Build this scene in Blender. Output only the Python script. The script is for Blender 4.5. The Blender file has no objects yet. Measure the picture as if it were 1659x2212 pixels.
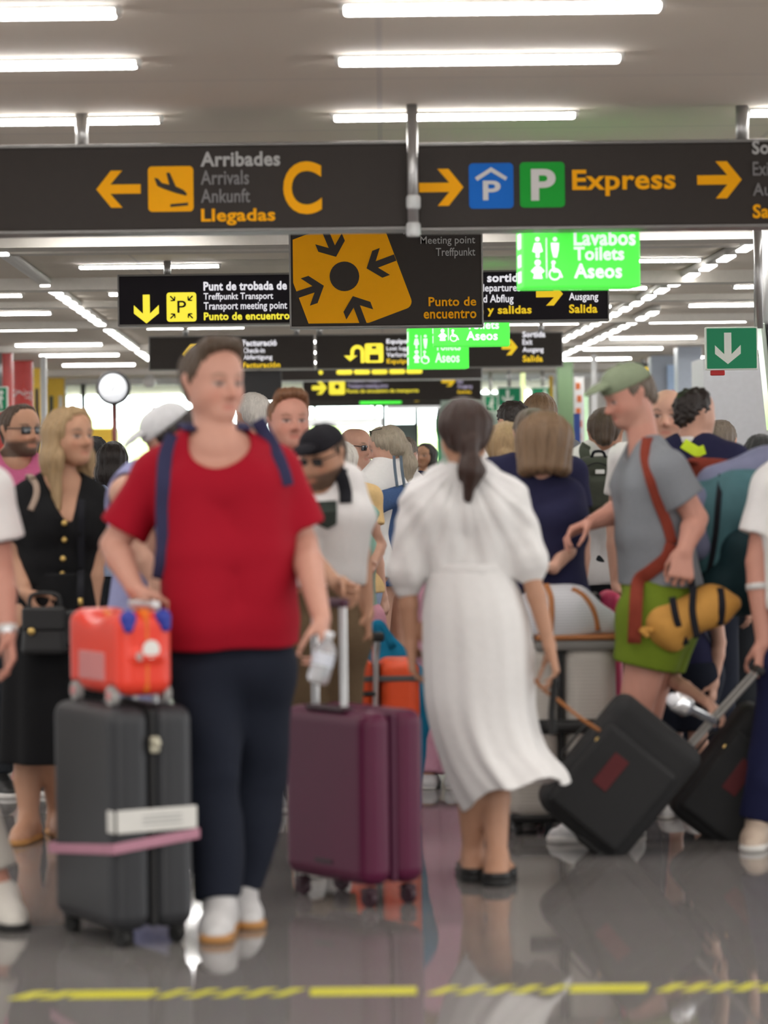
import bpy, bmesh, math, random
import numpy as np
from mathutils import Vector, Matrix
R = random.Random(7)
sc = bpy.context.scene
COL = sc.collection
# ------------------------------------------------------------------ camera, exposure, world, large lights
FPX, HC, AXX, AXY, ROLL = 6400.0, 1.42, 829.5, 1005.0, 0.012
cam_d = bpy.data.cameras.new('camera'); cam = bpy.data.objects.new('camera', cam_d); COL.objects.link(cam)
cam.location = (0, 0, HC); cam.rotation_euler = (math.pi/2, ROLL, 0)
cam_d.sensor_fit = 'VERTICAL'; cam_d.sensor_height = 32.0; cam_d.sensor_width = 24.0
cam_d.lens = FPX/2212*32.0
cam_d.shift_y = -(1106-AXY)/2212
cam_d.clip_end = 400
cam_d.dof.use_dof = True; cam_d.dof.focus_distance = 18.0; cam_d.dof.aperture_fstop = 2.2
sc.camera = cam
sc.view_settings.view_transform = 'Standard'; sc.view_settings.look = 'None'
sc.view_settings.gamma = 1.0; sc.view_settings.use_curve_mapping = False
sc.view_settings.exposure = 0.12
sc.cycles.max_bounces = 6; sc.cycles.diffuse_bounces = 3; sc.cycles.glossy_bounces = 3
sc.cycles.transmission_bounces = 4; sc.cycles.transparent_max_bounces = 6
sc.cycles.caustics_reflective = False; sc.cycles.caustics_refractive = False
sc.cycles.sample_clamp_indirect = 6.0
sc.cycles.use_denoising = True
LIGHT = 1.0
w = bpy.data.worlds.new('sky'); sc.world = w; w.use_nodes = True
bg = w.node_tree.nodes['Background']; bg.inputs[0].default_value = (0.90, 0.96, 1.0, 1); bg.inputs[1].default_value = 11.0

def area(name, loc, rot, sx, sy, power, col=(1, .97, .93)):
    l = bpy.data.lights.new(name, 'AREA'); l.shape = 'RECTANGLE'; l.size = sx; l.size_y = sy
    l.energy = power*LIGHT; l.color = col
    o = bpy.data.objects.new(name, l); o.location = loc; o.rotation_euler = rot; COL.objects.link(o); return o
# the rows of ceiling lamps: those over and behind the photographer, and the outer ends of the rows seen in the picture
LRAD = 34.0
ROWS = (9.9, 11.16, 12.97, 14.9, 18.8, 22.4, 25.9, 28.9, 32.2, 36.3, 39.7, 43.5, 47.5)
def lamp_row(y, x0, x1):
    area('ceiling_lamp_light', ((x0+x1)/2, y, 2.935), (0, 0, 0), x1-x0, .11, LRAD*math.pi*(x1-x0)*.105*.58)
for y_ in (-5, -3.2, -1.4, .4, 2.2, 4.0, 5.8, 7.6): lamp_row(y_, -8, 8)
for y_ in ROWS:
    e_ = y_*(AXX+40)/FPX+1.3
    lamp_row(y_, -8, -e_); lamp_row(y_, e_, 8)
# added cool-white fill lamps along the windowless side walls and behind the camera
area('hall_fill', (-12.6, 24, 1.6), (0, math.radians(-90), 0), 2.4, 50, 480, (.96, .98, 1))
area('hall_fill', (12.6, 24, 1.6), (0, math.radians(90), 0), 2.4, 50, 1250, (.96, .98, 1))
area('hall_fill', (0, -6.6, 1.6), (math.radians(90), 0, 0), 18, 2.4, 330, (.97, .98, 1))

# ------------------------------------------------------------------ helpers
def P(px, py, d):
    u, v = px-AXX, AXY-py
    c, s = math.cos(ROLL), math.sin(ROLL)
    return np.array([d*(u*c+v*s)/FPX, d, HC+d*(-u*s+v*c)/FPX])
def nrm(v):
    v = np.asarray(v, float); return v/(np.linalg.norm(v)+1e-12)
def link(o, parent=None):
    COL.objects.link(o)
    if parent: o.parent = parent
    return o
def tag(o, label, cat, group=None, kind=None):
    if label: o['label'] = label
    if cat: o['category'] = cat
    if group: o['group'] = group
    if kind: o['kind'] = kind
    return o
def thing(name, label, cat, loc=(0, 0, 0), group=None, rotz=0):
    o = bpy.data.objects.new(name, None); o.empty_display_size = .1; link(o)
    o.location = tuple(float(v) for v in loc); o.rotation_euler = (0, 0, rotz)
    return tag(o, label, cat, group)
def origin(o):
    return np.array(o.location) if o is not None else np.zeros(3)

# ------------------------------------------------------------------ materials (all procedural)
MATS = {}
def mat(name, col, rough=.6, metal=0, var=.08, scale=20, bump=0, emit=0, spec=.4, stretch=None, ecol=None, coat=0, trans=0):
    if name in MATS: return MATS[name]
    m = bpy.data.materials.new(name); m.use_nodes = True; nt = m.node_tree; n = nt.nodes; b = n['Principled BSDF']
    b.inputs['Roughness'].default_value = rough; b.inputs['Metallic'].default_value = metal
    b.inputs['Specular IOR Level'].default_value = spec
    if coat: b.inputs['Coat Weight'].default_value = coat
    if trans: b.inputs['Transmission Weight'].default_value = trans
    tc = n.new('ShaderNodeTexCoord'); mp = n.new('ShaderNodeMapping'); nz = n.new('ShaderNodeTexNoise')
    nt.links.new(tc.outputs['Object'], mp.inputs['Vector']); nt.links.new(mp.outputs[0], nz.inputs['Vector'])
    if stretch: mp.inputs['Scale'].default_value = stretch
    nz.inputs['Scale'].default_value = scale; nz.inputs['Detail'].default_value = 3
    mx = n.new('ShaderNodeMix'); mx.data_type = 'RGBA'
    c = np.array(col[:3], float)
    mx.inputs['A'].default_value = (*np.clip(c*(1-var), 0, 1), 1); mx.inputs['B'].default_value = (*np.clip(c*(1+var), 0, 1), 1)
    nt.links.new(nz.outputs['Fac'], mx.inputs['Factor']); nt.links.new(mx.outputs['Result'], b.inputs['Base Color'])
    if bump:
        bp = n.new('ShaderNodeBump'); bp.inputs['Strength'].default_value = bump; bp.inputs['Distance'].default_value = .01
        nt.links.new(nz.outputs['Fac'], bp.inputs['Height']); nt.links.new(bp.outputs[0], b.inputs['Normal'])
    if emit:
        b.inputs['Emission Color'].default_value = (*(ecol or col)[:3], 1); b.inputs['Emission Strength'].default_value = emit
    MATS[name] = m; return m
def srgb(r, g, b):
    f = lambda v: ((v/255+.055)/1.055)**2.4 if v > 10 else v/255/12.92
    return (f(r), f(g), f(b))
def skin_mat():
    if 'skin' in MATS: return MATS['skin']
    m = bpy.data.materials.new('skin'); m.use_nodes = True; nt = m.node_tree; n = nt.nodes; b = n['Principled BSDF']
    at = n.new('ShaderNodeAttribute'); at.attribute_name = 'Col'
    nz = n.new('ShaderNodeTexNoise'); nz.inputs['Scale'].default_value = 30
    mr = n.new('ShaderNodeMapRange'); mr.inputs['To Min'].default_value = .93; mr.inputs['To Max'].default_value = 1.07
    mx = n.new('ShaderNodeMix'); mx.data_type = 'RGBA'; mx.blend_type = 'MULTIPLY'; mx.inputs['Factor'].default_value = 1
    nt.links.new(nz.outputs['Fac'], mr.inputs['Value']); nt.links.new(at.outputs['Color'], mx.inputs['A'])
    nt.links.new(mr.outputs[0], mx.inputs['B']); nt.links.new(mx.outputs['Result'], b.inputs['Base Color'])
    b.inputs['Roughness'].default_value = .5; b.inputs['Specular IOR Level'].default_value = .35
    MATS['skin'] = m; return m
def cloth(name, col, var=.1, scale=60, rough=.9, bump=.15):
    return mat(name, col, rough, var=var, scale=scale, bump=bump, spec=.2)
def hairmat(name, col):
    return mat(name, col, .5, var=.4, scale=14, bump=.5, spec=.4, stretch=(9, 9, 1.2))

# ------------------------------------------------------------------ mesh makers
def mesh_obj(name, verts, faces, m, parent=None, smooth=True, world=True):
    """verts in world coordinates; the mesh is stored relative to its parent's origin"""
    me = bpy.data.meshes.new(name)
    v = np.asarray(verts, np.float32).reshape(-1, 3)
    if world and parent is not None:
        p = parent
        M = Matrix.LocRotScale(p.location, p.rotation_euler, None) if p.parent is None else None
        if p.parent is None:
            Mi = np.array(M.inverted()); v = v @ Mi[:3, :3].T.astype(np.float32) + Mi[:3, 3].astype(np.float32)
        else:
            q = p.parent
            while q.parent is not None: q = q.parent
            Mi = np.array(Matrix.LocRotScale(q.location, q.rotation_euler, None).inverted())
            v = v @ Mi[:3, :3].T.astype(np.float32) + Mi[:3, 3].astype(np.float32)
    if isinstance(faces, np.ndarray) and faces.ndim == 2:
        k = faces.shape[1]
        me.vertices.add(len(v)); me.vertices.foreach_set('co', v.ravel())
        me.loops.add(faces.size); me.loops.foreach_set('vertex_index', faces.ravel().astype(np.int32))
        me.polygons.add(len(faces)); me.polygons.foreach_set('loop_start', np.arange(0, faces.size, k, dtype=np.int32))
        me.update(calc_edges=True)
    else:
        me.from_pydata([tuple(map(float, a)) for a in v], [], [list(map(int, f)) for f in faces]); me.update()
    if smooth: me.shade_smooth()
    me.materials.append(m)
    o = bpy.data.objects.new(name, me); return link(o, parent)
def bm_arrays(bm):
    bm.verts.ensure_lookup_table(); bm.verts.index_update()
    return [tuple(v.co) for v in bm.verts], [[v.index for v in f.verts] for f in bm.faces]
def rbox_arr(c, size, bev=.01, seg=2, rot=None, taper=None):
    """bevelled box, centre c; rot 3x3"""
    bm = bmesh.new(); bmesh.ops.create_cube(bm, size=1)
    for v in bm.verts:
        v.co = Vector((v.co.x*size[0], v.co.y*size[1], v.co.z*size[2]))
        if taper and v.co.z > 0: v.co.x *= taper[0]; v.co.y *= taper[1]
    bev = min(bev, min(size)*.49)
    if bev > 0: bmesh.ops.bevel(bm, geom=list(bm.edges), offset=bev, segments=seg, profile=.5, affect='EDGES')
    v, f = bm_arrays(bm); bm.free()
    v = np.array(v)
    if rot is not None: v = v @ np.asarray(rot).T
    return v+np.asarray(c), f
def join(*arrs):
    V, F, n = [], [], 0
    for v, f in arrs:
        V.append(np.asarray(v)); F += [[i+n for i in g] for g in f]; n += len(v)
    return np.vstack(V), F
def box(name, c, size, m, parent=None, bev=.005, seg=2, rot=None, taper=None):
    v, f = rbox_arr(c, size, bev, seg, rot, taper); return mesh_obj(name, v, f, m, parent, smooth=False)
def catmull(pts, n):
    p = np.asarray(pts, float)
    if len(p) < 3: return np.array([p[0]+(p[-1]-p[0])*t for t in np.linspace(0, 1, n)])
    q = np.vstack([2*p[0]-p[1], p, 2*p[-1]-p[-2]]); out = []
    for s in np.linspace(0, len(p)-1-1e-9, n):
        i = int(s); t = s-i; a, b, c, d = q[i:i+4]
        out.append(.5*((2*b)+(-a+c)*t+(2*a-5*b+4*c-d)*t*t+(-a+3*b-3*c+d)*t**3))
    return np.array(out)
def tube_arr(pts, r, n=10, res=None, flat=None, hint=(0, -1, 0)):
    """swept tube; flat=(w,t) gives a strap of width w and thickness t whose face points along hint"""
    p = catmull(pts, res) if res else np.asarray(pts, float)
    k = len(p); V, F = [], []
    rr = np.broadcast_to(np.asarray(r, float), (k,)) if not flat else None
    for i in range(k):
        t = nrm(p[min(i+1, k-1)]-p[max(i-1, 0)])
        h = np.asarray(hint[i] if (hasattr(hint[0], '__len__')) else hint, float)
        nn = h-t*np.dot(h, t)
        if np.linalg.norm(nn) < 1e-4: nn = np.cross(t, (1, .3, .2))
        nn = nrm(nn); bb = np.cross(t, nn)
        if flat:
            ww, th = flat[0]/2, flat[1]/2
            prof = [(ww, th*.4), (ww*.8, th), (-ww*.8, th), (-ww, th*.4), (-ww, -th*.4), (-ww*.8, -th), (ww*.8, -th), (ww, -th*.4)]
            V += [p[i]+bb*a+nn*b for a, b in prof]
        else:
            V += [p[i]+rr[i]*(nn*math.cos(a)+bb*math.sin(a)) for a in np.linspace(0, 2*math.pi, n, endpoint=False)]
    m_ = 8 if flat else n
    for i in range(k-1):
        for j in range(m_):
            F.append([i*m_+j, i*m_+(j+1) % m_, (i+1)*m_+(j+1) % m_, (i+1)*m_+j])
    F.append(list(range(m_))[::-1]); F.append([(k-1)*m_+j for j in range(m_)])
    return np.array(V), F
def tube(name, pts, r, m, parent=None, n=10, res=None, flat=None, hint=(0, -1, 0)):
    v, f = tube_arr(pts, r, n, res, flat, hint); return mesh_obj(name, v, f, m, parent)
def lathe_arr(prof, c, axis=(0, 0, 1), n=24, cap=True):
    """prof: (r,z) pairs"""
    ax = nrm(axis); u = nrm(np.cross(ax, (.3, .9, .1))); v = np.cross(ax, u); V, F = [], []
    for r, z in prof:
        V += [np.asarray(c)+ax*z+max(r, 1e-4)*(u*math.cos(a)+v*math.sin(a)) for a in np.linspace(0, 2*math.pi, n, endpoint=False)]
    for i in range(len(prof)-1):
        for j in range(n): F.append([i*n+j, i*n+(j+1) % n, (i+1)*n+(j+1) % n, (i+1)*n+j])
    if cap: F.append(list(range(n))[::-1]); F.append([(len(prof)-1)*n+j for j in range(n)])
    return np.array(V), F
def lathe(name, prof, c, m, parent=None, axis=(0, 0, 1), n=24, cap=True):
    v, f = lathe_arr(prof, c, axis, n, cap); return mesh_obj(name, v, f, m, parent)
def loft(name, rings, m, parent=None, n=72, res=40, folds=(), thick=.006, hem=None):
    """rings (top to bottom): (x,y,z,rx,ry,foldamp); folds: (count, phase, weight); hem(a)-> dz at the last ring"""
    rg = catmull(rings, res); A = np.linspace(0, 2*math.pi, n, endpoint=False); V = []
    for i, (x, y, z, rx, ry, fa) in enumerate(rg):
        t = i/(res-1)
        w = sum(wt*np.sin(k*A+ph+1.2*t*math.sin(k+ph)) for k, ph, wt in folds) if folds else 0*A
        s = 1+fa*w
        dz = (np.array([hem(a) for a in A])*max(0, (t-.45)/.55)**1.5) if hem else 0*A
        V.append(np.stack([x+rx*s*np.cos(A), y+ry*s*np.sin(A), z+dz], 1))
    V = np.vstack(V); F = []
    for i in range(res-1):
        for j in range(n): F.append([i*n+j, (i+1)*n+j, (i+1)*n+(j+1) % n, i*n+(j+1) % n])
    o = mesh_obj(name, V, np.array(F), m, parent)
    if thick:
        md = o.modifiers.new('cloth_thickness', 'SOLIDIFY'); md.thickness = thick; md.offset = -1
    return o

# ------------------------------------------------------------------ implicit surfaces
f32 = np.float32
def _dot(a, b): return a[..., 0]*b[0]+a[..., 1]*b[1]+a[..., 2]*b[2]
class Cone:
    def __init__(s, a, b, ra, rb=None, flat=None):
        s.a = np.asarray(a, f32); s.b = np.asarray(b, f32); s.ra = float(ra); s.rb = float(ra if rb is None else rb)
        s.ba = s.b-s.a; s.l2 = float(s.ba@s.ba)+1e-9; s.flat = None
        if flat is not None: s.flat = (np.asarray(nrm(flat[0]), f32), float(flat[1]))
    def __call__(s, p):
        v = p-s.a
        if s.flat is not None:
            n, k = s.flat; h = _dot(v, n)
            t = np.clip(_dot(v, s.ba)/s.l2, 0, 1)
            q = v-t[..., None]*s.ba; e = _dot(q, n)
            q = q+n*(e*(1/k-1))[..., None]
            r = s.ra+(s.rb-s.ra)*t
            l = np.sqrt((q*q).sum(-1)); return (l-r)*np.where(l > 1e-6, np.sqrt((( q-n*(e*(1/k-1))[..., None])**2).sum(-1)+1e-9)/(l+1e-6), k).clip(min(k, 1), 1)
        t = np.clip(_dot(v, s.ba)/s.l2, 0, 1)
        q = v-t[..., None]*s.ba
        return np.sqrt((q*q).sum(-1))-(s.ra+(s.rb-s.ra)*t)
    def bounds(s):
        r = max(s.ra, s.rb)*(max(1, s.flat[1]) if s.flat else 1)
        return np.minimum(s.a, s.b)-r, np.maximum(s.a, s.b)+r
class Ell:
    def __init__(s, c, r, rot=None):
        s.c = np.asarray(c, f32); s.r = np.asarray(r, f32); s.R = None if rot is None else np.asarray(rot, f32)
    def __call__(s, p):
        q = p-s.c
        if s.R is not None: q = q @ s.R
        k0 = np.sqrt(((q/s.r)**2).sum(-1))+1e-6; k1 = np.sqrt(((q/(s.r*s.r))**2).sum(-1))+1e-6
        return k0*(k0-1)/k1
    def bounds(s):
        m = float(s.r.max()); return s.c-m, s.c+m
class Plane:
    """negative on the side the normal points away from"""
    def __init__(s, p, n): s.p = np.asarray(p, f32); s.n = np.asarray(nrm(n), f32)
    def __call__(s, p): return _dot(p-s.p, s.n)
    def bounds(s): return None
class Box:
    def __init__(s, c, h, r=.02, rot=None):
        s.c = np.asarray(c, f32); s.h = np.asarray(h, f32); s.r = r; s.R = None if rot is None else np.asarray(rot, f32)
    def __call__(s, p):
        q = p-s.c
        if s.R is not None: q = q @ s.R
        q = np.abs(q)-(s.h-s.r)
        return np.sqrt((np.maximum(q, 0)**2).sum(-1))+np.minimum(q.max(-1), 0)-s.r
    def bounds(s):
        m = float(np.linalg.norm(s.h)); return s.c-m, s.c+m
class Grp:
    def __init__(s, ops=None): s.ops = list(ops or []); s.disp = None; s.amp = 0
    def u(s, pr, k=.02): s.ops.append(('u', pr, k)); return s
    def sub(s, pr, k=.008): s.ops.append(('s', pr, k)); return s
    def cut(s, pr, k=.004): s.ops.append(('i', pr, k)); return s
    def __call__(s, p):
        d = None
        for op, pr, k in s.ops:
            e = pr(p)
            if op == 'u':
                if d is None: d = e
                else:
                    h = np.maximum(k-np.abs(d-e), 0)/k; d = np.minimum(d, e)-h*h*k*.25
            else:
                if op == 's': e = -e
                if d is None: continue
                h = np.maximum(k-np.abs(d-e), 0)/k; d = np.maximum(d, e)+h*h*k*.25
        if d is None: d = np.full(p.shape[:-1], 9, f32)
        if s.disp is not None: d = d+s.disp(p)
        return d
    def cull(s, c, r):
        g = Grp(); g.disp = s.disp; g.amp = s.amp
        for op, pr, k in s.ops:
            if isinstance(pr, Grp):
                q = pr.cull(c, r)
                if op == 'u' and not any(o == 'u' for o, _, _ in q.ops): continue
                g.ops.append((op, q, k))
            elif op == 'i': g.ops.append((op, pr, k))
            else:
                if float(pr(c[None])[0]) < r*1.25+.07: g.ops.append((op, pr, k))
        return g
    def bounds(s):
        lo, hi = None, None
        for op, pr, k in s.ops:
            if op != 'u': continue
            b = pr.bounds()
            if b is None: continue
            lo = b[0] if lo is None else np.minimum(lo, b[0]); hi = b[1] if hi is None else np.maximum(hi, b[1])
        return lo, hi
CORN = [(0, 0, 0), (1, 0, 0), (0, 1, 0), (1, 1, 0), (0, 0, 1), (1, 0, 1), (0, 1, 1), (1, 1, 1)]
EDG = [(0, 1), (2, 3), (4, 5), (6, 7), (0, 2), (1, 3), (4, 6), (5, 7), (0, 4), (1, 5), (2, 6), (3, 7)]
def surf(g, h, B=14):
    lo, hi = g.bounds(); pad = .03+g.amp+2*h; lo = lo-pad; hi = hi+pad
    n = np.ceil((hi-lo)/h).astype(int)+2; n = ((n+B-1)//B)*B
    D = np.ones(tuple(n), f32)
    rad = B*h*.5*math.sqrt(3)
    nb = n//B
    ii = np.stack(np.meshgrid(*[np.arange(k) for k in nb], indexing='ij'), -1).reshape(-1, 3)
    cen = (lo+(ii*B+(B-1)*.5)*h).astype(f32)
    dc = g(cen)
    loc = np.stack(np.meshgrid(*[np.arange(B)]*3, indexing='ij'), -1).astype(f32)*f32(h)
    for (i, j, k), c, dd in zip(ii, cen, dc):
        sl = (slice(i*B, i*B+B), slice(j*B, j*B+B), slice(k*B, k*B+B))
        if abs(dd) > rad*1.35+.02+g.amp:
            if dd < 0: D[sl] = -1
            continue
        q = g.cull(c, rad)
        if not q.ops: continue
        D[sl] = q(loc+(lo+np.array([i, j, k])*B*h).astype(f32))
    ins = D < 0
    c8 = [ins[a:n[0]-1+a, b:n[1]-1+b, c:n[2]-1+c] for a, b, c in CORN]
    tot = np.zeros(c8[0].shape, np.uint8)
    for x in c8: tot += x
    act = (tot > 0) & (tot < 8)
    idx = np.argwhere(act)
    if len(idx) == 0: return np.zeros((0, 3)), np.zeros((0, 4), int)
    vid = np.full(act.shape, -1, np.int32); vid[act] = np.arange(len(idx))
    vals = np.stack([D[idx[:, 0]+a, idx[:, 1]+b, idx[:, 2]+c] for a, b, c in CORN], 1)
    acc = np.zeros((len(idx), 3), f32); cnt = np.zeros(len(idx), f32)
    for a, b in EDG:
        va, vb = vals[:, a], vals[:, b]; cr = (va < 0) != (vb < 0)
        t = np.where(cr, va/(va-vb+1e-12*(va == vb)), 0)
        pa, pb = np.array(CORN[a], f32), np.array(CORN[b], f32)
        acc += np.where(cr[:, None], pa+t[:, None]*(pb-pa), 0); cnt += cr
    V = lo+(idx+acc/cnt[:, None])*h
    F = []
    for ax in range(3):
        o1, o2 = [(1, 2), (2, 0), (0, 1)][ax]
        s0 = [slice(1, n[k]-1) for k in range(3)]; s0[ax] = slice(0, n[ax]-1)
        s1 = list(s0); s1[ax] = slice(1, n[ax])
        A, Bq = ins[tuple(s0)], ins[tuple(s1)]
        e = np.argwhere(A != Bq)
        if len(e) == 0: continue
        fl = A[tuple(e.T)]
        off = np.ones(3, int); off[ax] = 0; e = e+off
        d1 = np.zeros(3, int); d1[o1] = 1; d2 = np.zeros(3, int); d2[o2] = 1
        q = np.stack([vid[tuple((e-d1-d2).T)], vid[tuple((e-d2).T)], vid[tuple(e.T)], vid[tuple((e-d1).T)]], 1)
        q[~fl] = q[~fl][:, ::-1]; F.append(q)
    return V, np.vstack(F)
def sdf_obj(name, g, m, parent, h=.008, relax=1):
    V, F = surf(g, h)
    for _ in range(relax):
        acc = np.zeros_like(V); cnt = np.zeros(len(V))
        for a, b in ((0, 1), (1, 2), (2, 3), (3, 0)):
            np.add.at(acc, F[:, a], V[F[:, b]]); np.add.at(cnt, F[:, a], 1)
        V = V*.5+.5*acc/np.maximum(cnt, 1)[:, None]
    return mesh_obj(name, V, F, m, parent), V
def trace(g, px, py, d, off=.004, start=.7, n=60):
    """point of the implicit surface seen along the view ray of a pixel"""
    a = P(px, py, 1.0)-np.array([0, 0, HC]); a = a/np.linalg.norm(a); o = np.array([0, 0, HC])
    t = d-start
    for _ in range(n):
        p = (o+a*t).astype(f32)
        e = float(g(p[None])[0])-off
        if e < .0008: return o+a*t
        t += e*.8
        if t > d+1.5: break
    return o+a*d
def wrinkle(amp, sc_=1.0, seed=0, vert=1.0):
    r = random.Random(seed)
    K = [(r.uniform(-1, 1)*26*sc_, r.uniform(-1, 1)*26*sc_, r.uniform(-1, 1)*20*sc_*vert, r.uniform(0, 6.3)) for _ in range(5)]
    def f(p):
        o = 0
        wx = np.sin(p[..., 2]*9+seed)*.02
        for a, b, c, ph in K: o = o+np.sin((p[..., 0]+wx)*a+p[..., 1]*b+p[..., 2]*c+ph)
        return (o*(amp/2.6)).astype(f32)
    return f
# ------------------------------------------------------------------ people
class Person:
    """one figure: measured joints, one continuous body, clothing and hair as its parts"""
    def __init__(s, label, px, d, H, facing=0, joints=None, build=1.0, fem=False, skin=(.62, .40, .31), head=None, yaw=None, pitch=0, tilt=0,
                 hands=None, group=None, lean=0.0, h=None, pelvis=None, stubble=0, bare=False, hs=1.0, brow=(.16, .10, .07)):
        s.H, s.d, s.fem, s.build = H, d, fem, build
        s.h = h or (.0065 if d < 12 else .0085 if d < 15.5 else .0105)
        base = P(px, 1300, d); base[2] = 0
        s.root = thing('person', label, 'person', base, group); s.base = base
        a = math.radians(facing); s.fw = np.array([math.sin(a), -math.cos(a), 0]); s.lf = np.array([math.cos(a), math.sin(a), 0]); s.up = np.array([0, 0, 1.])
        s.j = J = {}
        L = lambda l, f, z: base+s.lf*l*H+s.fw*f*H+s.up*z*H
        sw = .092 if fem else .104
        J['pel'] = L(0, 0, .53); J['neck'] = L(0, -.005+lean, .835)
        if pelvis is not None: J['pel'] = P(*pelvis[:2], d+(pelvis[2] if len(pelvis) > 2 else 0))
        for n, sg in (('L', 1), ('R', -1)):
            J['sh'+n] = L(sg*sw, -.005+lean, .812); J['el'+n] = L(sg*(sw+.022), -.015+lean*.6, .635); J['wr'+n] = L(sg*(sw+.02), .03+lean*.5, .49)
            J['hip'+n] = L(sg*.05, 0, .51); J['kn'+n] = L(sg*.05, .012, .28); J['an'+n] = L(sg*.05, -.01, .045)
        for k, v in (joints or {}).items():
            J[k] = P(v[0], v[1], d+(v[2] if len(v) > 2 else 0))
            if k[:2] == 'an' and len(v) < 4: J[k][2] = .046*H
        if pelvis is not None or (joints and ('anL' in joints or 'anR' in joints)):
            for n, sg in (('L', 1), ('R', -1)):
                if not joints or 'hip'+n not in joints: J['hip'+n] = J['pel']+s.lf*sg*.05*H-s.up*.02*H
        hh = s.hh = .131*H*hs
        ya = math.radians(facing if yaw is None else yaw); pt = math.radians(pitch); tl = math.radians(tilt)
        f0 = np.array([math.sin(ya), -math.cos(ya), 0]); l0 = np.array([math.cos(ya), math.sin(ya), 0])
        hf = f0*math.cos(pt)-s.up*math.sin(pt); hu = s.up*math.cos(pt)+f0*math.sin(pt)
        hl = l0*math.cos(tl)+hu*math.sin(tl); hu = nrm(hu*math.cos(tl)-l0*math.sin(tl))
        s.hl, s.hf, s.hu = hl, hf, hu
        if head is not None: top = P(head[0], head[1], d+(head[2] if len(head) > 2 else 0)); s.ho = top-hu*hh
        else: s.ho = J['neck']+s.up*(.034*H)+s.fw*.03*H; s.ho = s.ho
        s.HR = np.stack([hl, hf, hu], 1)
        s.hands = hands or {}; s.skin = skin
        s.body_ops(); s.make_body(stubble, brow, bare)
    def hp(s, x, y, z): return s.ho+s.hh*(s.hl*x+s.hf*y+s.hu*z)
    def tl(s, t): return s.j['pel']+(s.j['neck']-s.j['pel'])*t
    def torso(s, off=0, flare=0, k=.06):
        H, b, J = s.H, s.build, s.j; g = Grp(); fem = s.fem
        lat = nrm(s.j['shL']-s.j['shR'])
        lp = nrm(s.lf)
        sh = np.linalg.norm(J['shL']-J['shR'])
        hipr, wr_, chr_ = (.056 if not fem else .058)*H*b+off+flare, (.050 if fem else .058)*H*b+off+flare*.4, (.052 if fem else .058)*H*b**.5+off
        pw, ww, cw = .040*H*b, (.032 if fem else .042)*H*b, .052*H
        P0, P1, P2 = s.tl(-.02), s.tl(.38), s.tl(.72)
        g.u(Cone(P0+lp*pw, P0-lp*pw, hipr), k)
        g.u(Cone(J['hipL'], J['hipR'], hipr*.98), k)
        fs = s.fw*.006*H*(b*b)
        g.u(Cone(P1+lp*ww+fs, P1-lp*ww+fs, wr_), k)
        g.u(Cone(P2+lat*cw, P2-lat*cw, chr_), k)
        for sg in (1, -1):
            g.u(Cone(P0+lp*sg*pw, P1+lp*sg*ww+fs, hipr, wr_), .01); g.u(Cone(P1+lp*sg*ww+fs, P2+lat*sg*cw, wr_, chr_), .01)
        if fem:
            for sg in (1, -1): g.u(Cone(s.tl(.70)+lat*sg*.040*H+s.fw*.042*H, s.tl(.63)+lat*sg*.042*H+s.fw*.046*H, .028*H+off*.6), .05)
        g.u(Cone(J['shL']*.75+J['shR']*.25-s.up*.016*H, J['shR']*.75+J['shL']*.25-s.up*.016*H, .036*H+off), k)
        for n in 'LR':
            sh_ = J['sh'+n]
            g.u(Cone(sh_-s.up*.004*H, s.tl(1.0)+(sh_-s.tl(1.0))*.22+s.up*.004*H, .031*H*b**.4+off, .030*H+off), .04)
        return g
    def arm(s, n, off=0, part='all', t=.5, cuff=None):
        H, J, b = s.H, s.j, s.build**.5*(.85 if s.fem else 1.0); g = Grp()
        a, e, w_ = J['sh'+n], J['el'+n], J['wr'+n]
        r0, r1, r2, r3 = .031*H*b, .0245*H*b, .0255*H*b, .0160*H*b
        if part == 'upper':
            q = a+(e-a)*t; rq = r0+(r1-r0)*t
            g.u(Cone(a, q, r0+off, rq+off+(cuff or 0)), .02)
            g.cut(Plane(q-(q-a)*.02, e-a)); return g
        g.u(Cone(a, e, r0+off, r1+off), .03)
        g.u(Cone(e, e+(w_-e)*.3, r1+off, r2+off), .008)
        g.u(Cone(e+(w_-e)*.3, w_, r2+off, r3+off), .008)
        if part == 'sleeve':
            q = e+(w_-e)*t; g.cut(Plane(q, w_-e))
        return g
    def leg(s, n, off=0, end=1.0, offe=None, top=0):
        H, J, b = s.H, s.j, s.build**.5; g = Grp(); oe = off if offe is None else offe
        a, k_, c = J['hip'+n], J['kn'+n], J['an'+n]
        r0, r1, r2, r3 = .052*H*b, .034*H*b, .034*H*b, .021*H*b
        om = (off+oe)/2
        g.u(Cone(a, k_, r0+off, r1+om), .03)
        back = -s.fw*.010*H
        g.u(Cone(k_, k_+(c-k_)*.32+back, r1+om, r2+om), .01)
        g.u(Cone(k_+(c-k_)*.32+back, c, r2+om, r3+oe), .01)
        if end < 1:                      # end along the whole leg: <.5 on the thigh
            q = a+(k_-a)*(end*2) if end < .5 else k_+(c-k_)*(end*2-1)
            g.cut(Plane(q, (k_-a) if end < .5 else (c-k_)))
        return g
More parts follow.
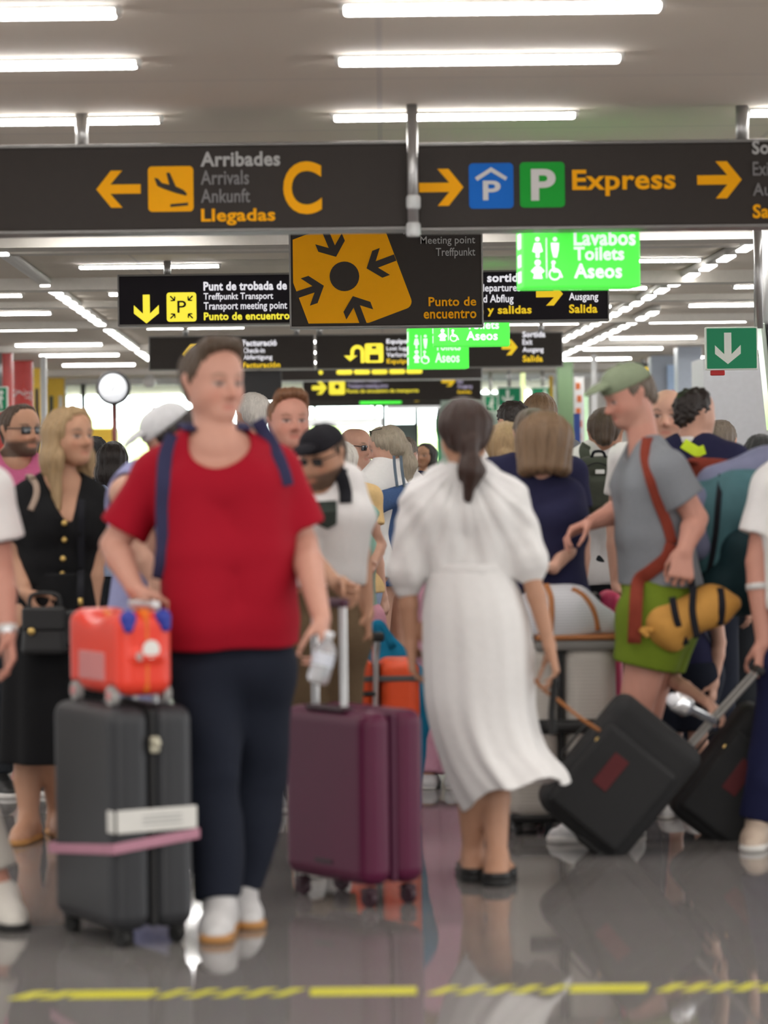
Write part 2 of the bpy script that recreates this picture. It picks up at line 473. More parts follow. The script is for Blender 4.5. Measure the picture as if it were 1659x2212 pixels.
    def hand(s, n):
        H, J = s.H, s.j; g = Grp(); sg = 1 if n == 'L' else -1
        o = dict(curl=.35, spread=0.0, **{}); o.update(s.hands.get(n, {}))
        w_ = J['wr'+n]; y = nrm(o['dir']) if 'dir' in o else nrm(w_-J['el'+n])
        th = np.asarray(o.get('thumb', s.fw), float); x = nrm(th-y*np.dot(th, y))
        nn = np.cross(y, x); inward = np.asarray(o.get('palm', -s.lf*sg), float)
        if np.dot(nn, inward) < 0: nn = -nn
        L_ = .106*H; c = o['curl']
        q = lambda a, b, e: w_+L_*(y*a+x*b+nn*e)
        rad = max(.040*L_, s.h*.95)
        for b0, b1 in ((.09, .20), (.03, .07), (-.03, -.07), (-.08, -.19)):
            g.u(Cone(q(.02, b0, 0), q(.5, b1, 0), .085*L_, .068*L_), .012)
        s.grip = q(.55, 0, .16)
        for i, (bx, ln) in enumerate(((.215, .45), (.073, .50), (-.073, .47), (-.205, .37))):
            p0 = q(.5-.03*abs(i-1.2), bx, 0); ang = 0; dirb = x*(.06*(1.5-i))
            r_ = rad*(1.0 if i < 3 else .88)
            for k_, (f, da) in enumerate(((.46, 55), (.31, 75), (.25, 45))):
                ang += math.radians(da)*c
                dv = nrm(y*math.cos(ang)+nn*math.sin(ang)+dirb*(1-c))
                p1 = p0+dv*ln*f*L_
                g.u(Cone(p0, p1, r_*(1.08-.1*k_), r_*(.98-.1*k_)), .005); p0 = p1
        t0 = q(.12, .16, .04); d1 = nrm(y*.62+x*(.72-.45*c)+nn*(.25+.6*c)); t1 = t0+d1*.27*L_
        d2 = nrm(y*.78+x*(.35-.55*c)+nn*(.2+.75*c)); t2 = t1+d2*.19*L_; d3 = nrm(d2+y*.2-x*.35*c); t3 = t2+d3*.16*L_
        g.u(Cone(t0, t1, .10*L_, rad*1.25), .014); g.u(Cone(t1, t2, rad*1.2, rad*1.05), .005); g.u(Cone(t2, t3, rad*1.05, rad*.85), .005)
        return g
    def foot_frame(s, n):
        H = s.H; f = nrm(s.hands.get('foot'+n, s.fw)); a = s.j['an'+n]; side = nrm(np.cross(f, s.up)); u = np.cross(side, f)
        return a-u*.046*H, f, u, side
    def foot(s, n, off=0):
        H = s.H; o, f, u, sd = s.foot_frame(n); g = Grp(); a = s.j['an'+n]
        r = .021*H
        g.u(Cone(a, o-f*.018*H+u*.024*H, .021*H+off, .022*H+off), .03)
        g.u(Cone(o-f*.018*H+u*.022*H, o+f*.075*H+u*.017*H, .022*H+off, .020*H+off, ), .03)
        g.u(Cone(o+f*.05*H+sd*.008*H+u*.016*H, o+f*.105*H+u*.012*H, .021*H+off, .015*H+off), .025)
        g.u(Cone(a+u*.005*H, o+f*.07*H+u*.022*H, .020*H+off, .016*H+off), .03)
        g.cut(Plane(o+u*(.001-off*0), -u), .006)
        return g
    def head_g(s):
        g = Grp(); hh = s.hh; hp = s.hp; c = lambda a, b, ra, rb=None, k=.03, fl=None: g.u(Cone(hp(*a), hp(*b), ra*hh, None if rb is None else rb*hh, fl), k)
        c((0, -.14, .64), (0, .07, .66), .335, .325)
        c((0, .03, .50), (0, .10, .32), .29, .25, .05)
        c((-.10, .10, .30), (.10, .10, .30), .20, .20, .04)
        c((-.05, .26, .11), (.05, .26, .11), .095, None, .04)
        c((-.17, -.02, .27), (-.05, .25, .11), .09, .075, .03)
        c((.17, -.02, .27), (.05, .25, .11), .09, .075, .03)
        c((-.15, .20, .38), (.15, .20, .38), .12, .12, .03)
        c((-.13, .31, .575), (.13, .31, .575), .055, None, .02)
        for sg in (1, -1):
            g.sub(Ell(hp(sg*.155, .415, .495), np.array([.085, .075, .055])*hh, s.HR), .014)
        for sg in (1, -1):
            g.u(Ell(hp(sg*.150, .315, .497), np.array([.07, .06, .05])*hh, s.HR), .004)
        c((0, .36, .54), (0, .475, .365), .035, .052, .012)
        c((-.055, .40, .345), (.055, .40, .345), .036, None, .012)
        c((-.075, .345, .222), (.075, .345, .222), .032, None, .010)
        c((-.06, .34, .178), (.06, .34, .178), .034, None, .010)
        g.sub(Cone(hp(-.09, .395, .201), hp(.09, .395, .201), .012*hh), .01)
        for sg in (1, -1):
            e = Grp([('u', Cone(hp(sg*.325, -.05, .37), hp(sg*.365, -.09, .54), .045*hh, .075*hh, (s.hl*1.0, .5)), .01)])
            e.sub(Ell(hp(sg*.40, -.05, .50), np.array([.03, .04, .06])*hh, s.HR), .006)
            g.u(e, .01)
        return g
    def body_ops(s):
        H = s.H; g = s.body = Grp(); J = s.j
        g.u(s.torso(), .05)
        g.u(Cone(J['neck']-s.up*.01*H, s.hp(0, -.10, .30), (.034 if not s.fem else .028)*H, (.031 if not s.fem else .026)*H), .035)
        g.u(s.head_g(), .02)
        for n in 'LR':
            g.u(s.leg(n), .03); g.u(s.foot(n), .02)
            arm = s.arm(n); arm.u(s.hand(n), .015); g.u(arm, .025)
    def make_body(s, stubble, brow, bare):
        V, F = surf(s.body, s.h)
        acc = np.zeros_like(V); cnt = np.zeros(len(V))
        for a, b in ((0, 1), (1, 2), (2, 3), (3, 0)):
            np.add.at(acc, F[:, a], V[F[:, b]]); np.add.at(cnt, F[:, a], 1)
        V2 = V*.6+.4*acc/np.maximum(cnt, 1)[:, None]
        o = mesh_obj('body', V2, F, skin_mat(), s.root)
        q = (V2-s.ho)@s.HR/s.hh
        c = np.tile(np.array(s.skin), (len(V2), 1))
        def blend(mask, col, f): 
            m = np.clip(mask, 0, 1)[:, None]*f; c[:] = c*(1-m)+np.array(col)*m
        inh = (np.abs(q[:, 0]) < .45) & (q[:, 2] > -.05) & (q[:, 2] < 1.1) & (np.abs(q[:, 1]) < .6)
        fr = inh & (q[:, 1] > .1)
        sk = np.array(s.skin)
        blend(fr*np.exp(-(((np.abs(q[:, 0])-.19)/.1)**2+((q[:, 2]-.35)/.1)**2)), sk*np.array([1.05, .78, .74]), .5)
        blend(fr*np.exp(-((q[:, 0]/.07)**2+((q[:, 2]-.38)/.07)**2)), sk*np.array([1.05, .8, .76]), .4)
        if stubble: blend((inh & (q[:, 1] > -.12) & (q[:, 2] < .32-.0*q[:, 1]) & (q[:, 2] > -.02))*np.clip((.33-q[:, 2])/.08, 0, 1)*(1-np.exp(-((q[:, 0]/.1)**2+((q[:, 2]-.2)/.04)**2))), np.array(brow)*1.3, stubble)
        blend(fr*np.exp(-((q[:, 0]/.095)**6+((q[:, 2]-.20)/.04)**4)), sk*np.array([.82, .5, .5]), .75)
        ax = np.abs(q[:, 0])
        blend(fr*(np.exp(-(((ax-.155)/.085)**4+((q[:, 2]-.592-.03*np.cos((ax-.16)*18))/.022)**4))), brow, .85)
        blend(fr*(np.exp(-(((ax-.150)/.070)**4+((q[:, 2]-.494)/.026)**4))), (.50, .46, .43), .75)
        blend(fr*(np.exp(-(((ax-.150)/.036)**4+((q[:, 2]-.496)/.030)**4))), (.045, .03, .025), .95)
        blend(fr*(np.exp(-(((ax-.150)/.078)**4+((q[:, 2]-.522)/.015)**4))), (.06, .04, .035), .7)
        at = o.data.color_attributes.new('Col', 'FLOAT_COLOR', 'POINT')
        at.data.foreach_set('color', np.concatenate([c, np.ones((len(c), 1))], 1).astype(np.float32).ravel())
        s.body_obj = o
    # ---------------- clothing
    def shirt(s, m, off=.014, sleeve=.55, hem=None, neck=.062, neckdrop=.02, flare=.012, wr=.0035, name='t_shirt', vneck=0, long=None, cuff=.012, seed=None, hemtilt=0, armhole=False):
        H, J = s.H, s.j; g = Grp()
        t = s.torso(off, flare)
        if sleeve is not None:
            for n in 'LR':
                t.u(s.arm(n, off, 'upper', sleeve, cuff) if long is None else s.arm(n, off, 'sleeve', long), .03)
        g.u(t, .01)
        hz = J['pel'][2]-.03*H if hem is None else (P(s_px(s), hem, s.d)[2] if hem > 10 else hem)
        g.cut(Plane([J['pel'][0], J['pel'][1], hz], [hemtilt, 0, -1]))
        nb = J['neck']; f = s.fw
        if armhole:
            for n in 'LR': g.sub(Cone(J['sh'+n]-s.up*.0*H, J['el'+n], .034*H+off, .05*H), .01)
        if vneck: g.sub(Grp([('u', Cone(nb+s.up*.03*H+f*.03*H, nb-s.up*vneck*H+f*.07*H, neck*.85*H, .012*H), .01), ('u', Cone(nb-s.up*.0*H, nb+s.up*.09*H, neck*.62*H), .01)]), .006)
        else: g.sub(Cone(nb-s.up*(neckdrop-.028)*H+f*.022*H-f*0, nb+s.up*.10*H-f*.01*H, neck*.70*H, neck*.78*H), .006)
        if wr: g.disp = wrinkle(wr, 1, seed if seed is not None else int(s.d*10), .6); g.amp = wr*1.6
        s.shirt_g = g
        return sdf_obj(name, g, m, s.root, max(s.h, .007))[0]
    def trousers(s, m, off=.016, end=.97, offe=.03, wr=.005, name='trousers', waist=None):
        g = Grp(); H, J = s.H, s.j
        for n in 'LR': g.u(s.leg(n, off, end, offe), .02)
        g.u(Cone(J['hipL'], J['hipR'], .060*H*s.build+off*.7), .05)
        g.u(Cone(s.tl(.05)+s.lf*.04*H, s.tl(.05)-s.lf*.04*H, .060*H*s.build+off*.6), .05)
        if waist is not None:
            for sg in (1, -1): g.u(Cone(s.tl(.0)+s.lf*sg*.04*H*s.build, s.tl(waist)+s.lf*sg*.035*H*s.build, .060*H*s.build+off*.6, .056*H*s.build+off*.5), .02)
        g.cut(Plane(s.tl(.18 if waist is None else waist), s.up))
        if wr: g.disp = wrinkle(wr, .9, int(s.d*7), 1.2); g.amp = wr*1.6
        s.trouser_g = g
        return sdf_obj(name, g, m, s.root, max(s.h, .0075))[0]
    def shoes(s, m, ms, name='shoe', off=.008, high=.012):
        for n in 'LR':
            o, f, u, sd = s.foot_frame(n); H = s.H
            g = Grp([('u', s.foot(n, off), .01)]); g.cut(Plane(s.j['an'+n]+u*high*H, u), .004)
            p = sdf_obj(name, g, m, s.root, .0055)[0]
            q = Grp(); q.u(Cone(o-f*.02*H+u*.006*H, o+f*.10*H+u*.006*H, .026*H+off, .023*H+off), .02).cut(Plane(o+u*.014*H, u)).cut(Plane(o-u*.0*H, -u))
            sdf_obj('sole', q, ms, p, .005)
    def hair(s, m, style='short', length=.5, seed=1, vol=0.0, name='hair', capped=False):
        hh, hp = s.hh, s.hp; g = Grp(); o = .035+vol
        g.u(Cone(hp(0, -.14, .64), hp(0, .07, .68), (.335+o)*hh, (.322+o)*hh), .02)
        if style in ('short', 'quiff', 'curly'):
            if style == 'quiff': g.u(Cone(hp(-.15, .18, .96), hp(.15, .18, .96), .14*hh, .14*hh), .05)
            g.u(Cone(hp(-.0, -.30, .40), hp(0, -.36, .34), .20*hh, .16*hh), .04)
            for sg in (1, -1): g.u(Cone(hp(sg*.28, .0, .62), hp(sg*.29, .06, .44), .075*hh, .055*hh), .03)
            g.sub(Grp([('u', Cone(hp(-.2, .40, .74), hp(.2, .40, .74), .19*hh), .02), ('u', Cone(hp(0, .42, .62), hp(0, .5, .1), .30*hh, .34*hh), .03)]), .03)
            g.cut(Plane(hp(0, -.3, .20), -s.hu+s.hf*.0)); g.cut(Plane(hp(0, .0, .42), s.hf*.75-s.hu*.66), .02)
        elif style == 'fringe_rim':
            g = Grp([('u', Cone(hp(0, -.30, .5), hp(0, -.16, .5), .23*hh, .25*hh), .02)])
            g.cut(Plane(hp(0, 0, .60), s.hu)); g.cut(Plane(hp(0, .0, .3), s.hf))
        else:
            d1 = length
            for x, y, b in ((-.30, -.02, .02), (-.22, -.25, -.06), (0, -.32, -.06), (.22, -.25, -.06), (.30, -.02, .02)):
                if style == 'bob': g.u(Cone(hp(x, y, .6), hp(x*1.12, y-.02, .6-d1), .16*hh, .12*hh), .06)
                elif style == 'long':
                    z0 = hp(x, y, .55); z1 = hp(x*1.1, y+.02, .1); z2 = z1-s.up*(d1-.45)*hh+s.hl*x*.25*hh+s.hf*(.10 if abs(x) > .25 else 0)*hh
                    g.u(Cone(z0, z1, .13*hh, .15*hh), .05); g.u(Cone(z1, z2, .15*hh, .07*hh), .05)
                elif style in ('pony', 'bun'): g.u(Cone(hp(x*.95, y, .6), hp(x*.55, y-.06, .36), .10*hh, .11*hh), .05)
            if style == 'pony':
                b = hp(0, -.50, .34); g.u(Cone(hp(0, -.36, .4), b, .10*hh, .07*hh), .03)
                q1 = b-s.up*d1*.5*hh-s.hf*.06*hh; q2 = b-s.up*d1*hh-s.hf*.01*hh+s.hl*.05*hh
                g.u(Cone(b, q1, .085*hh, .165*hh), .03); g.u(Cone(q1, q2, .165*hh, .085*hh), .04)
            if style == 'bun': g.u(Ell(hp(0, -.52, .62), np.array([.17, .15, .17])*hh, s.HR), .02)
            g.sub(Grp([('u', Cone(hp(-.03, .36, .62), hp(.03, .36, .62), .20*hh), .02), ('u', Cone(hp(0, .40, .60), hp(0, .46, -.3), .26*hh, .30*hh), .03), ('u', Cone(hp(0, .16, .15), hp(0, .2, -.8), .22*hh, .26*hh), .03)]), .03)
        if capped: g.cut(Plane(hp(0, 0, .68), s.hu+s.hf*.08))
        r = random.Random(seed); ks = [(r.uniform(20, 60), r.uniform(0, 6)) for _ in range(3)]
        o_, hl, hf, hu = s.ho.astype(f32), s.hl.astype(f32), s.hf.astype(f32), s.hu.astype(f32)
        def dsp(p):
            v = p-o_; x, y, z = _dot(v, hl), _dot(v, hf), _dot(v, hu)
            an = np.arctan2(x, -y+.02)
            if style == 'curly': return (.010*np.sin(x*120+2*np.sin(z*90))*np.sin(y*110+seed)*np.sin(z*125+1)).astype(f32)
            return (.0028*np.sin(an*19+z*14+seed)+.0022*np.sin(an*41+z*25)).astype(f32)
        g.disp = dsp; g.amp = .011
        return sdf_obj(name, g, m, s.root, max(s.h*.8, .006))[0]
    def sunglasses(s, up=False):
        m = mat('sunglass_lens', (.012, .012, .014), .12, spec=.6)
        z, y = (.505, .40) if not up else (.93, .26)
        A = []
        for sg in (1, -1):
            rot = s.HR
            v, f = rbox_arr((0, 0, 0), (.22*s.hh, .03*s.hh, .15*s.hh), .03*s.hh, 3); A.append((v@rot.T+s.hp(sg*.15, y, z), f))
            A.append(tube_arr([s.hp(sg*.26, y, z+.04), s.hp(sg*.36, .15, z+.04), s.hp(sg*.37, -.08, z+.02)], .012*s.hh, 6))
        A.append(tube_arr([s.hp(-.06, y+.01, z+.03), s.hp(.06, y+.01, z+.03)], .012*s.hh, 6))
        v, f = join(*A); return mesh_obj('sunglasses', v, f, m, s.root)
    def cap(s, m, brim_back=False, name='cap'):
        hh, hp = s.hh, s.hp
        g = Grp([('u', Cone(hp(0, -.12, .68), hp(0, .07, .70), .385*hh, .375*hh), .02)]); g.cut(Plane(hp(0, .1, .66), -s.hu-s.hf*.08), .01)
        o = sdf_obj(name, g, m, s.root, max(.006, s.h*.8))[0]
        sg = -1 if brim_back else 1
        b = Grp([('u', Ell(hp(0, sg*.44, .70), np.array([.30, .36, .20])*hh, s.HR), .01)]); b.sub(Ell(hp(0, sg*.42, .62), np.array([.34, .42, .235])*hh, s.HR), .006)
        b.sub(Cone(hp(0, -.12, .68), hp(0, .07, .70), .33*hh), .01)
        sdf_obj('brim', b, m, o, .0055)
        lathe('cap_button', [(0, .012), (.01, .01), (.014, 0)], hp(0, -.02, 1.045), m, o, s.hu, 10)
        return o
def s_px(s): return AXX
def strap_on(p, name, pix, m, w_=.05, th=.008, g=None, parent=None, off=.006, res=24):
    """a strap laid on a garment, following it along the given pixel path"""
    g = g or p.shirt_g
    pts = [trace(g, x, y, p.d, off) for x, y in pix]
    return tube(name, pts, 0, m, parent or p.root, res=res, flat=(w_, th))
# ------------------------------------------------------------------ the hall
ZC = 2.96
drift = lambda y: -.028*y
def floor_mat():
    m = bpy.data.materials.new('polished_floor'); m.use_nodes = True; nt = m.node_tree; n = nt.nodes; b = n['Principled BSDF']
    tc = n.new('ShaderNodeTexCoord'); br = n.new('ShaderNodeTexBrick'); nz = n.new('ShaderNodeTexNoise'); n2 = n.new('ShaderNodeTexNoise')
    nt.links.new(tc.outputs['Object'], br.inputs['Vector']); nt.links.new(tc.outputs['Object'], nz.inputs['Vector']); nt.links.new(tc.outputs['Object'], n2.inputs['Vector'])
    br.offset = 0; br.inputs['Scale'].default_value = 1; br.inputs['Brick Width'].default_value = .6; br.inputs['Row Height'].default_value = .6
    br.inputs['Mortar Size'].default_value = .003
    br.inputs['Color1'].default_value = (.195, .183, .178, 1); br.inputs['Color2'].default_value = (.212, .20, .193, 1); br.inputs['Mortar'].default_value = (.15, .14, .13, 1)
    nz.inputs['Scale'].default_value = 60; nz.inputs['Detail'].default_value = 5
    mx = n.new('ShaderNodeMix'); mx.data_type = 'RGBA'; mx.blend_type = 'OVERLAY'; mx.inputs['Factor'].default_value = .25
    nt.links.new(br.outputs['Color'], mx.inputs['A']); nt.links.new(nz.outputs['Color'], mx.inputs['B']); nt.links.new(mx.outputs['Result'], b.inputs['Base Color'])
    b.inputs['Roughness'].default_value = .045; b.inputs['Specular IOR Level'].default_value = .62
    return m
def ceil_mat():
    m = bpy.data.materials.new('ceiling_panels'); m.use_nodes = True; nt = m.node_tree; n = nt.nodes; b = n['Principled BSDF']
    tc = n.new('ShaderNodeTexCoord'); br = n.new('ShaderNodeTexBrick'); nz = n.new('ShaderNodeTexNoise')
    nt.links.new(tc.outputs['Object'], br.inputs['Vector']); br.offset = 0; br.inputs['Scale'].default_value = 1
    br.inputs['Brick Width'].default_value = 1.82; br.inputs['Row Height'].default_value = 1.8; br.inputs['Mortar Size'].default_value = .012
    br.inputs['Color1'].default_value = (.80, .715, .61, 1); br.inputs['Color2'].default_value = (.83, .745, .64, 1); br.inputs['Mortar'].default_value = (.70, .63, .56, 1)
    nt.links.new(br.outputs['Color'], b.inputs['Base Color']); b.inputs['Roughness'].default_value = .8
    return m
def struct(name, c, size, m, bev=0, rot=None):
    o = box(name, (0, 0, 0), size, m, None, bev, 2, rot); o.location = tuple(map(float, c)); o['kind'] = 'structure'; return o
M_wall = mat('wall_paint', (.60, .58, .55), .7); M_yel = mat('yellow_panel', (.80, .52, .06), .6); M_frame = mat('window_frame', (.55, .57, .58), .4)
M_white = mat('white_paint', (.72, .72, .71), .5); M_conc = mat('ceiling_beam_paint', (.70, .66, .60), .8)
struct('floor', (0, 28, -.05), (30, 70, .1), floor_mat())
struct('ceiling', (0, 28, ZC+.05), (30, 70, .1), ceil_mat())
struct('wall_left', (-13, 28, ZC/2), (.2, 70, ZC), M_wall); struct('wall_right', (13, 28, ZC/2), (.2, 70, ZC), M_wall)
struct('wall_back', (0, -7, ZC/2), (26, .2, ZC), M_wall)
for i, (y, hgt, wd) in enumerate(((19.3, .11, .35), (20.6, .05, .2), (24.0, .10, .3), (27.3, .06, .25), (31, .08, .3), (37, .08, .3), (46, .10, .3))):
    struct('trim_%d' % (i+1), (-.3, y, ZC-hgt/2+.002), (25, wd, hgt), M_conc)
# end wall: solid pieces with windows between, seen far off
YE = 50.6
def xr(px): return float(P(px, 950, YE)[0])
def zr(py): return float(P(600, py, YE)[2])
struct('trim_8', (0, YE, ZC-.04), (26, .2, .10), M_white)
def endw(name, a, b, z0, z1, m): struct(name, ((xr(a)+xr(b))/2, YE, (z0+z1)/2), (xr(b)-xr(a), .16, z1-z0), m)
M_dk = mat('dark_panel', (.035, .034, .035), .5); M_gl = None
endw('wall_end', -420, 72, 0, ZC, M_wall); endw('wall_end_yellow', 72, 141, 0, ZC, M_yel); endw('wall_end_low', 181, 250, 0, zr(925), M_yel)
endw('wall_end_sill', 141, 181, 0, zr(945), M_white); endw('wall_end_centre', 250, 1200, 0, .75, M_white)
endw('wall_end_right', 1200, 1900, 0, ZC, M_wall)
def glass_mat():
    m = bpy.data.materials.new('window_glass'); m.use_nodes = True; nt = m.node_tree; n = nt.nodes
    tr = n.new('ShaderNodeBsdfTransparent'); tr.inputs[0].default_value = (.93, .97, .94, 1); gl = n.new('ShaderNodeBsdfGlossy'); gl.inputs['Roughness'].default_value = .02
    fr = n.new('ShaderNodeFresnel'); mx = n.new('ShaderNodeMixShader')
    nt.links.new(fr.outputs[0], mx.inputs[0]); nt.links.new(tr.outputs[0], mx.inputs[1]); nt.links.new(gl.outputs[0], mx.inputs[2])
    nt.links.new(mx.outputs[0], n['Material Output'].inputs[0]); return m
M_gl = glass_mat()
for i, (a, b, p0, p1) in enumerate(((141, 181, 830, 945), (181, 250, 830, 925), (250, 430, 830, 1010), (430, 660, 830, 1010), (660, 830, 830, 1010), (830, 900, 920, 1010), (900, 948, 830, 1010), (948, 1200, 830, 1010))):
    z0, z1 = max(zr(p1), .75 if a >= 250 else 0), ZC-.08
    A = []
    for x in (a, b): A.append(rbox_arr((xr(x), YE-.02, (z0+z1)/2), (.07, .12, z1-z0), .01))
    for z in (z0, z1): A.append(rbox_arr(((xr(a)+xr(b))/2, YE-.02, z), (xr(b)-xr(a), .12, .07), .01))
    v, f = join(*A); o = mesh_obj('window_%d' % (i+1), v, f, M_frame, None, False); o['kind'] = 'structure'
    g = box('glass_pane', ((xr(a)+xr(b))/2, YE, (z0+z1)/2), (xr(b)-xr(a)-.06, .012, z1-z0-.06), M_gl, o, 0)
# outside the end windows
M_out = mat('outdoor_paving', (.62, .60, .55), .9); M_leaf = mat('hedge_leaves', (.50, .58, .26), .7, var=.3, scale=3)
struct('ground_outside', (0, 70.7, -.06), (60, 39.6, .1), M_out)
def bush(x, y, r, z, label):
    g = Grp([('u', Ell((x, y, z), (r, r*.7, r*.9)), .2), ('u', Ell((x+r*.6, y+.2, z*.7), (r*.7, r*.6, r*.7)), .2), ('u', Ell((x-r*.55, y, z*.75), (r*.7, r*.6, r*.7)), .2), ('u', Cone((x, y, 0), (x, y, z), .12), .1)])
    g.disp = lambda p: (.10*np.sin(p[..., 0]*9+x)*np.sin(p[..., 1]*8)*np.sin(p[..., 2]*10)).astype(f32); g.amp = .1
    o, _ = sdf_obj('bush', g, M_leaf, None, .09); tag(o, label, 'bush', 'greenery outside the end windows')
for i, (px, dd, r) in enumerate(((150, 70, 1.6), (215, 66, 1.2), (360, 74, 1.6), (700, 72, 1.5), (800, 68, 1.1), (925, 70, 1.2))):
    bush(float(P(px, 950, dd)[0]), dd, r, 1.25, ('pale green bush outside the end window nearest the yellow wall', 'pale green bush outside, behind the round clock', 'pale green bush outside, right of the round clock', 'green bush outside, behind the bald man in sunglasses', 'green bush outside, behind the ponytailed woman in denim skirt', 'green bush outside, above the dark-haired girl in white')[i])

# ------------------------------------------------------------------ ceiling strip lights
M_house = mat('strip_housing', (.62, .60, .56), .5)
def strip_mat():
    m = bpy.data.materials.new('strip_light'); m.use_nodes = True; nt = m.node_tree; n = nt.nodes; b = n['Principled BSDF']
    tc = n.new('ShaderNodeTexCoord'); wv = n.new('ShaderNodeTexWave'); wv.bands_direction = 'X'; wv.inputs['Scale'].default_value = 9
    mr = n.new('ShaderNodeMapRange'); mr.inputs['To Min'].default_value = .55*LRAD; mr.inputs['To Max'].default_value = 1.45*LRAD
    nt.links.new(tc.outputs['Object'], wv.inputs['Vector']); nt.links.new(wv.outputs['Fac'], mr.inputs['Value']); nt.links.new(mr.outputs[0], b.inputs['Emission Strength'])
    b.inputs['Emission Color'].default_value = (1, .985, .96, 1); b.inputs['Base Color'].default_value = (.8, .8, .8, 1); return m
M_strip = strip_mat()
rows = ROWS
ordn = 'nearest second third fourth fifth sixth seventh eighth ninth tenth eleventh twelfth farthest'.split()
cols = {-5: 'sixth lane left', -4: 'fifth lane left', -3: 'fourth lane left', -2: 'third lane left', -1: 'lane above the red-shirted man', 0: 'lane above the white-dressed woman', 1: 'lane above the green-capped man', 2: 'outer lane on the right', 3: 'outermost lane on the right'}
proto = None
for ri, y in enumerate(rows):
    for k in range(-5, 4):
        x0 = .165+drift(y)+1.82*k; xc = x0+.525
        u = AXX+FPX*xc/y
        if u < -FPX*.55/y-60 or u > 1659+FPX*.55/y+60: continue
        if proto is None:
            r = thing('ceiling_light', '', 'ceiling light')
            v, f = join(rbox_arr((0, 0, .004), (1.09, .10, .014), .003), rbox_arr((-.533, 0, -.009), (.016, .08, .024), .003), rbox_arr((.533, 0, -.009), (.016, .08, .024), .003)); mesh_obj('housing', v, f, M_house, r, False, False)
            v, f = rbox_arr((0, 0, -.012), (1.05, .075, .020), .004); mesh_obj('diffuser', v, f, M_strip, r, False, False)
            proto = r; o = r
        else:
            o = proto.copy(); COL.objects.link(o)
            for ch in list(proto.children):
                c = ch.copy(); COL.objects.link(c); c.parent = o
        o.location = (xc, y, ZC-.008)
        tag(o, 'long white ceiling strip light, %s row of the hall, %s' % (ordn[ri], cols[k]), 'ceiling light', 'strip lights on the ceiling')
# ------------------------------------------------------------------ two tracks of small spot lamps running into the hall
M_lampw = mat('spot_lamp_glow', (1, .99, .97), .4, emit=6, ecol=(1, .98, .95))
def track(label, X, y0, y1, step, skip=()):
    r = thing('track_light', label, 'track light', (X(y0), y0, ZC), 'spot tracks along the ceiling')
    tube('rail', [(X(y0), y0-.4, ZC-.03), (X(y1), y1+.4, ZC-.03)], 0, M_house, r, flat=(.10, .05), hint=(0, 0, 1))
    y = y0; me = None
    while y < y1:
        if not any(a < y < b for a, b in skip):
            if me is None:
                v, f = rbox_arr((0, 0, 0), (.085, step*.55, .022), .009, 3); q = mesh_obj('lamp', v, f, M_lampw, r, True, False); me = q.data
            else: q = bpy.data.objects.new('lamp', me); link(q, r)
            q.location = (X(y)-X(y0), y-y0, -.062)
        y += step
track('row of white spot lamps running along the ceiling on the left', lambda y: -2.02-.0287*y, 18.6, 41, .78, ((20.6, 23.3),))
track('longer row of white spot lamps slanting across the ceiling on the right', lambda y: 3.02-.0235*y, 18.6, 44, 1.0)
track('shorter second row of spot lamps, outside the longer row on the right', lambda y: 3.25-.019*y, 29.5, 44, .95)
# ------------------------------------------------------------------ hanging signs
def curve_mesh(cu):
    o = bpy.data.objects.new('tmp', cu); COL.objects.link(o)
    dg = bpy.context.evaluated_depsgraph_get(); me = bpy.data.meshes.new_from_object(o.evaluated_get(dg))
    bpy.data.objects.remove(o); v = np.zeros(len(me.vertices)*3, np.float32); me.vertices.foreach_get('co', v)
    f = [list(p.vertices) for p in me.polygons]; bpy.data.meshes.remove(me); return v.reshape(-1, 3), f
TXT = {}
def text_arr(body, bold):
    key = (body, bold)
    if key not in TXT:
        cu = bpy.data.curves.new('txt', 'FONT'); cu.body = body; cu.size = 1; cu.resolution_u = 6 if len(body) < 2 else 3
        cu.offset = .028*bold; cu.space_character = 1.0+.05*bold; cu.extrude = .01
        v, f = curve_mesh(cu); bpy.data.curves.remove(cu)
        v[:, 0] -= v[:, 0].min(); w_ = v[:, 0].max(); v[:, 1] -= v[:, 1].min(); h_ = v[:, 1].max()
        v[:, 0] /= w_; v[:, 1] /= h_; v[:, 2] = (v[:, 2] > 0)
        TXT[key] = (v, f)
    return TXT[key]
def shape_arr(loops):
    cu = bpy.data.curves.new('shp', 'CURVE'); cu.dimensions = '2D'; cu.fill_mode = 'BOTH'; cu.extrude = .5
    for lp in loops:
        sp = cu.splines.new('POLY'); sp.points.add(len(lp)-1); sp.use_cyclic_u = True
        for q, (x, y) in zip(sp.points, lp): q.co = (x, y, 0, 1)
    v, f = curve_mesh(cu); bpy.data.curves.remove(cu); v[:, 2] = (v[:, 2] > 0); return v, f
def circ(cx, cy, r, n=28, a0=0, a1=360): return [(cx+r*math.cos(math.radians(a)), cy+r*math.sin(math.radians(a))) for a in np.linspace(a0, a1, n, endpoint=(a1-a0) < 360)]
def rrect(x0, y0, x1, y1, r):
    o = []
    for cx, cy, a in ((x1-r, y0+r, -90), (x1-r, y1-r, 0), (x0+r, y1-r, 90), (x0+r, y0+r, 180)): o += circ(cx, cy, r, 6, a, a+90)
    return o
def arrow_pts(cx, cy, L, W, ang, t=.21):
    p = [(0, 0), (-.40*W, -.5*W), (-.40*W-t*1.2*L, -.5*W), (-.36*W-.02*L, -t*.5*L), (-L, -t*.5*L), (-L, t*.5*L), (-.36*W-.02*L, t*.5*L), (-.40*W-t*1.2*L, .5*W), (-.40*W, .5*W)]
    a = math.radians(ang); c, s = math.cos(a), math.sin(a)
    return [(cx+(x+L/2)*c-y*s, cy+(x+L/2)*s+y*c) for x, y in p]
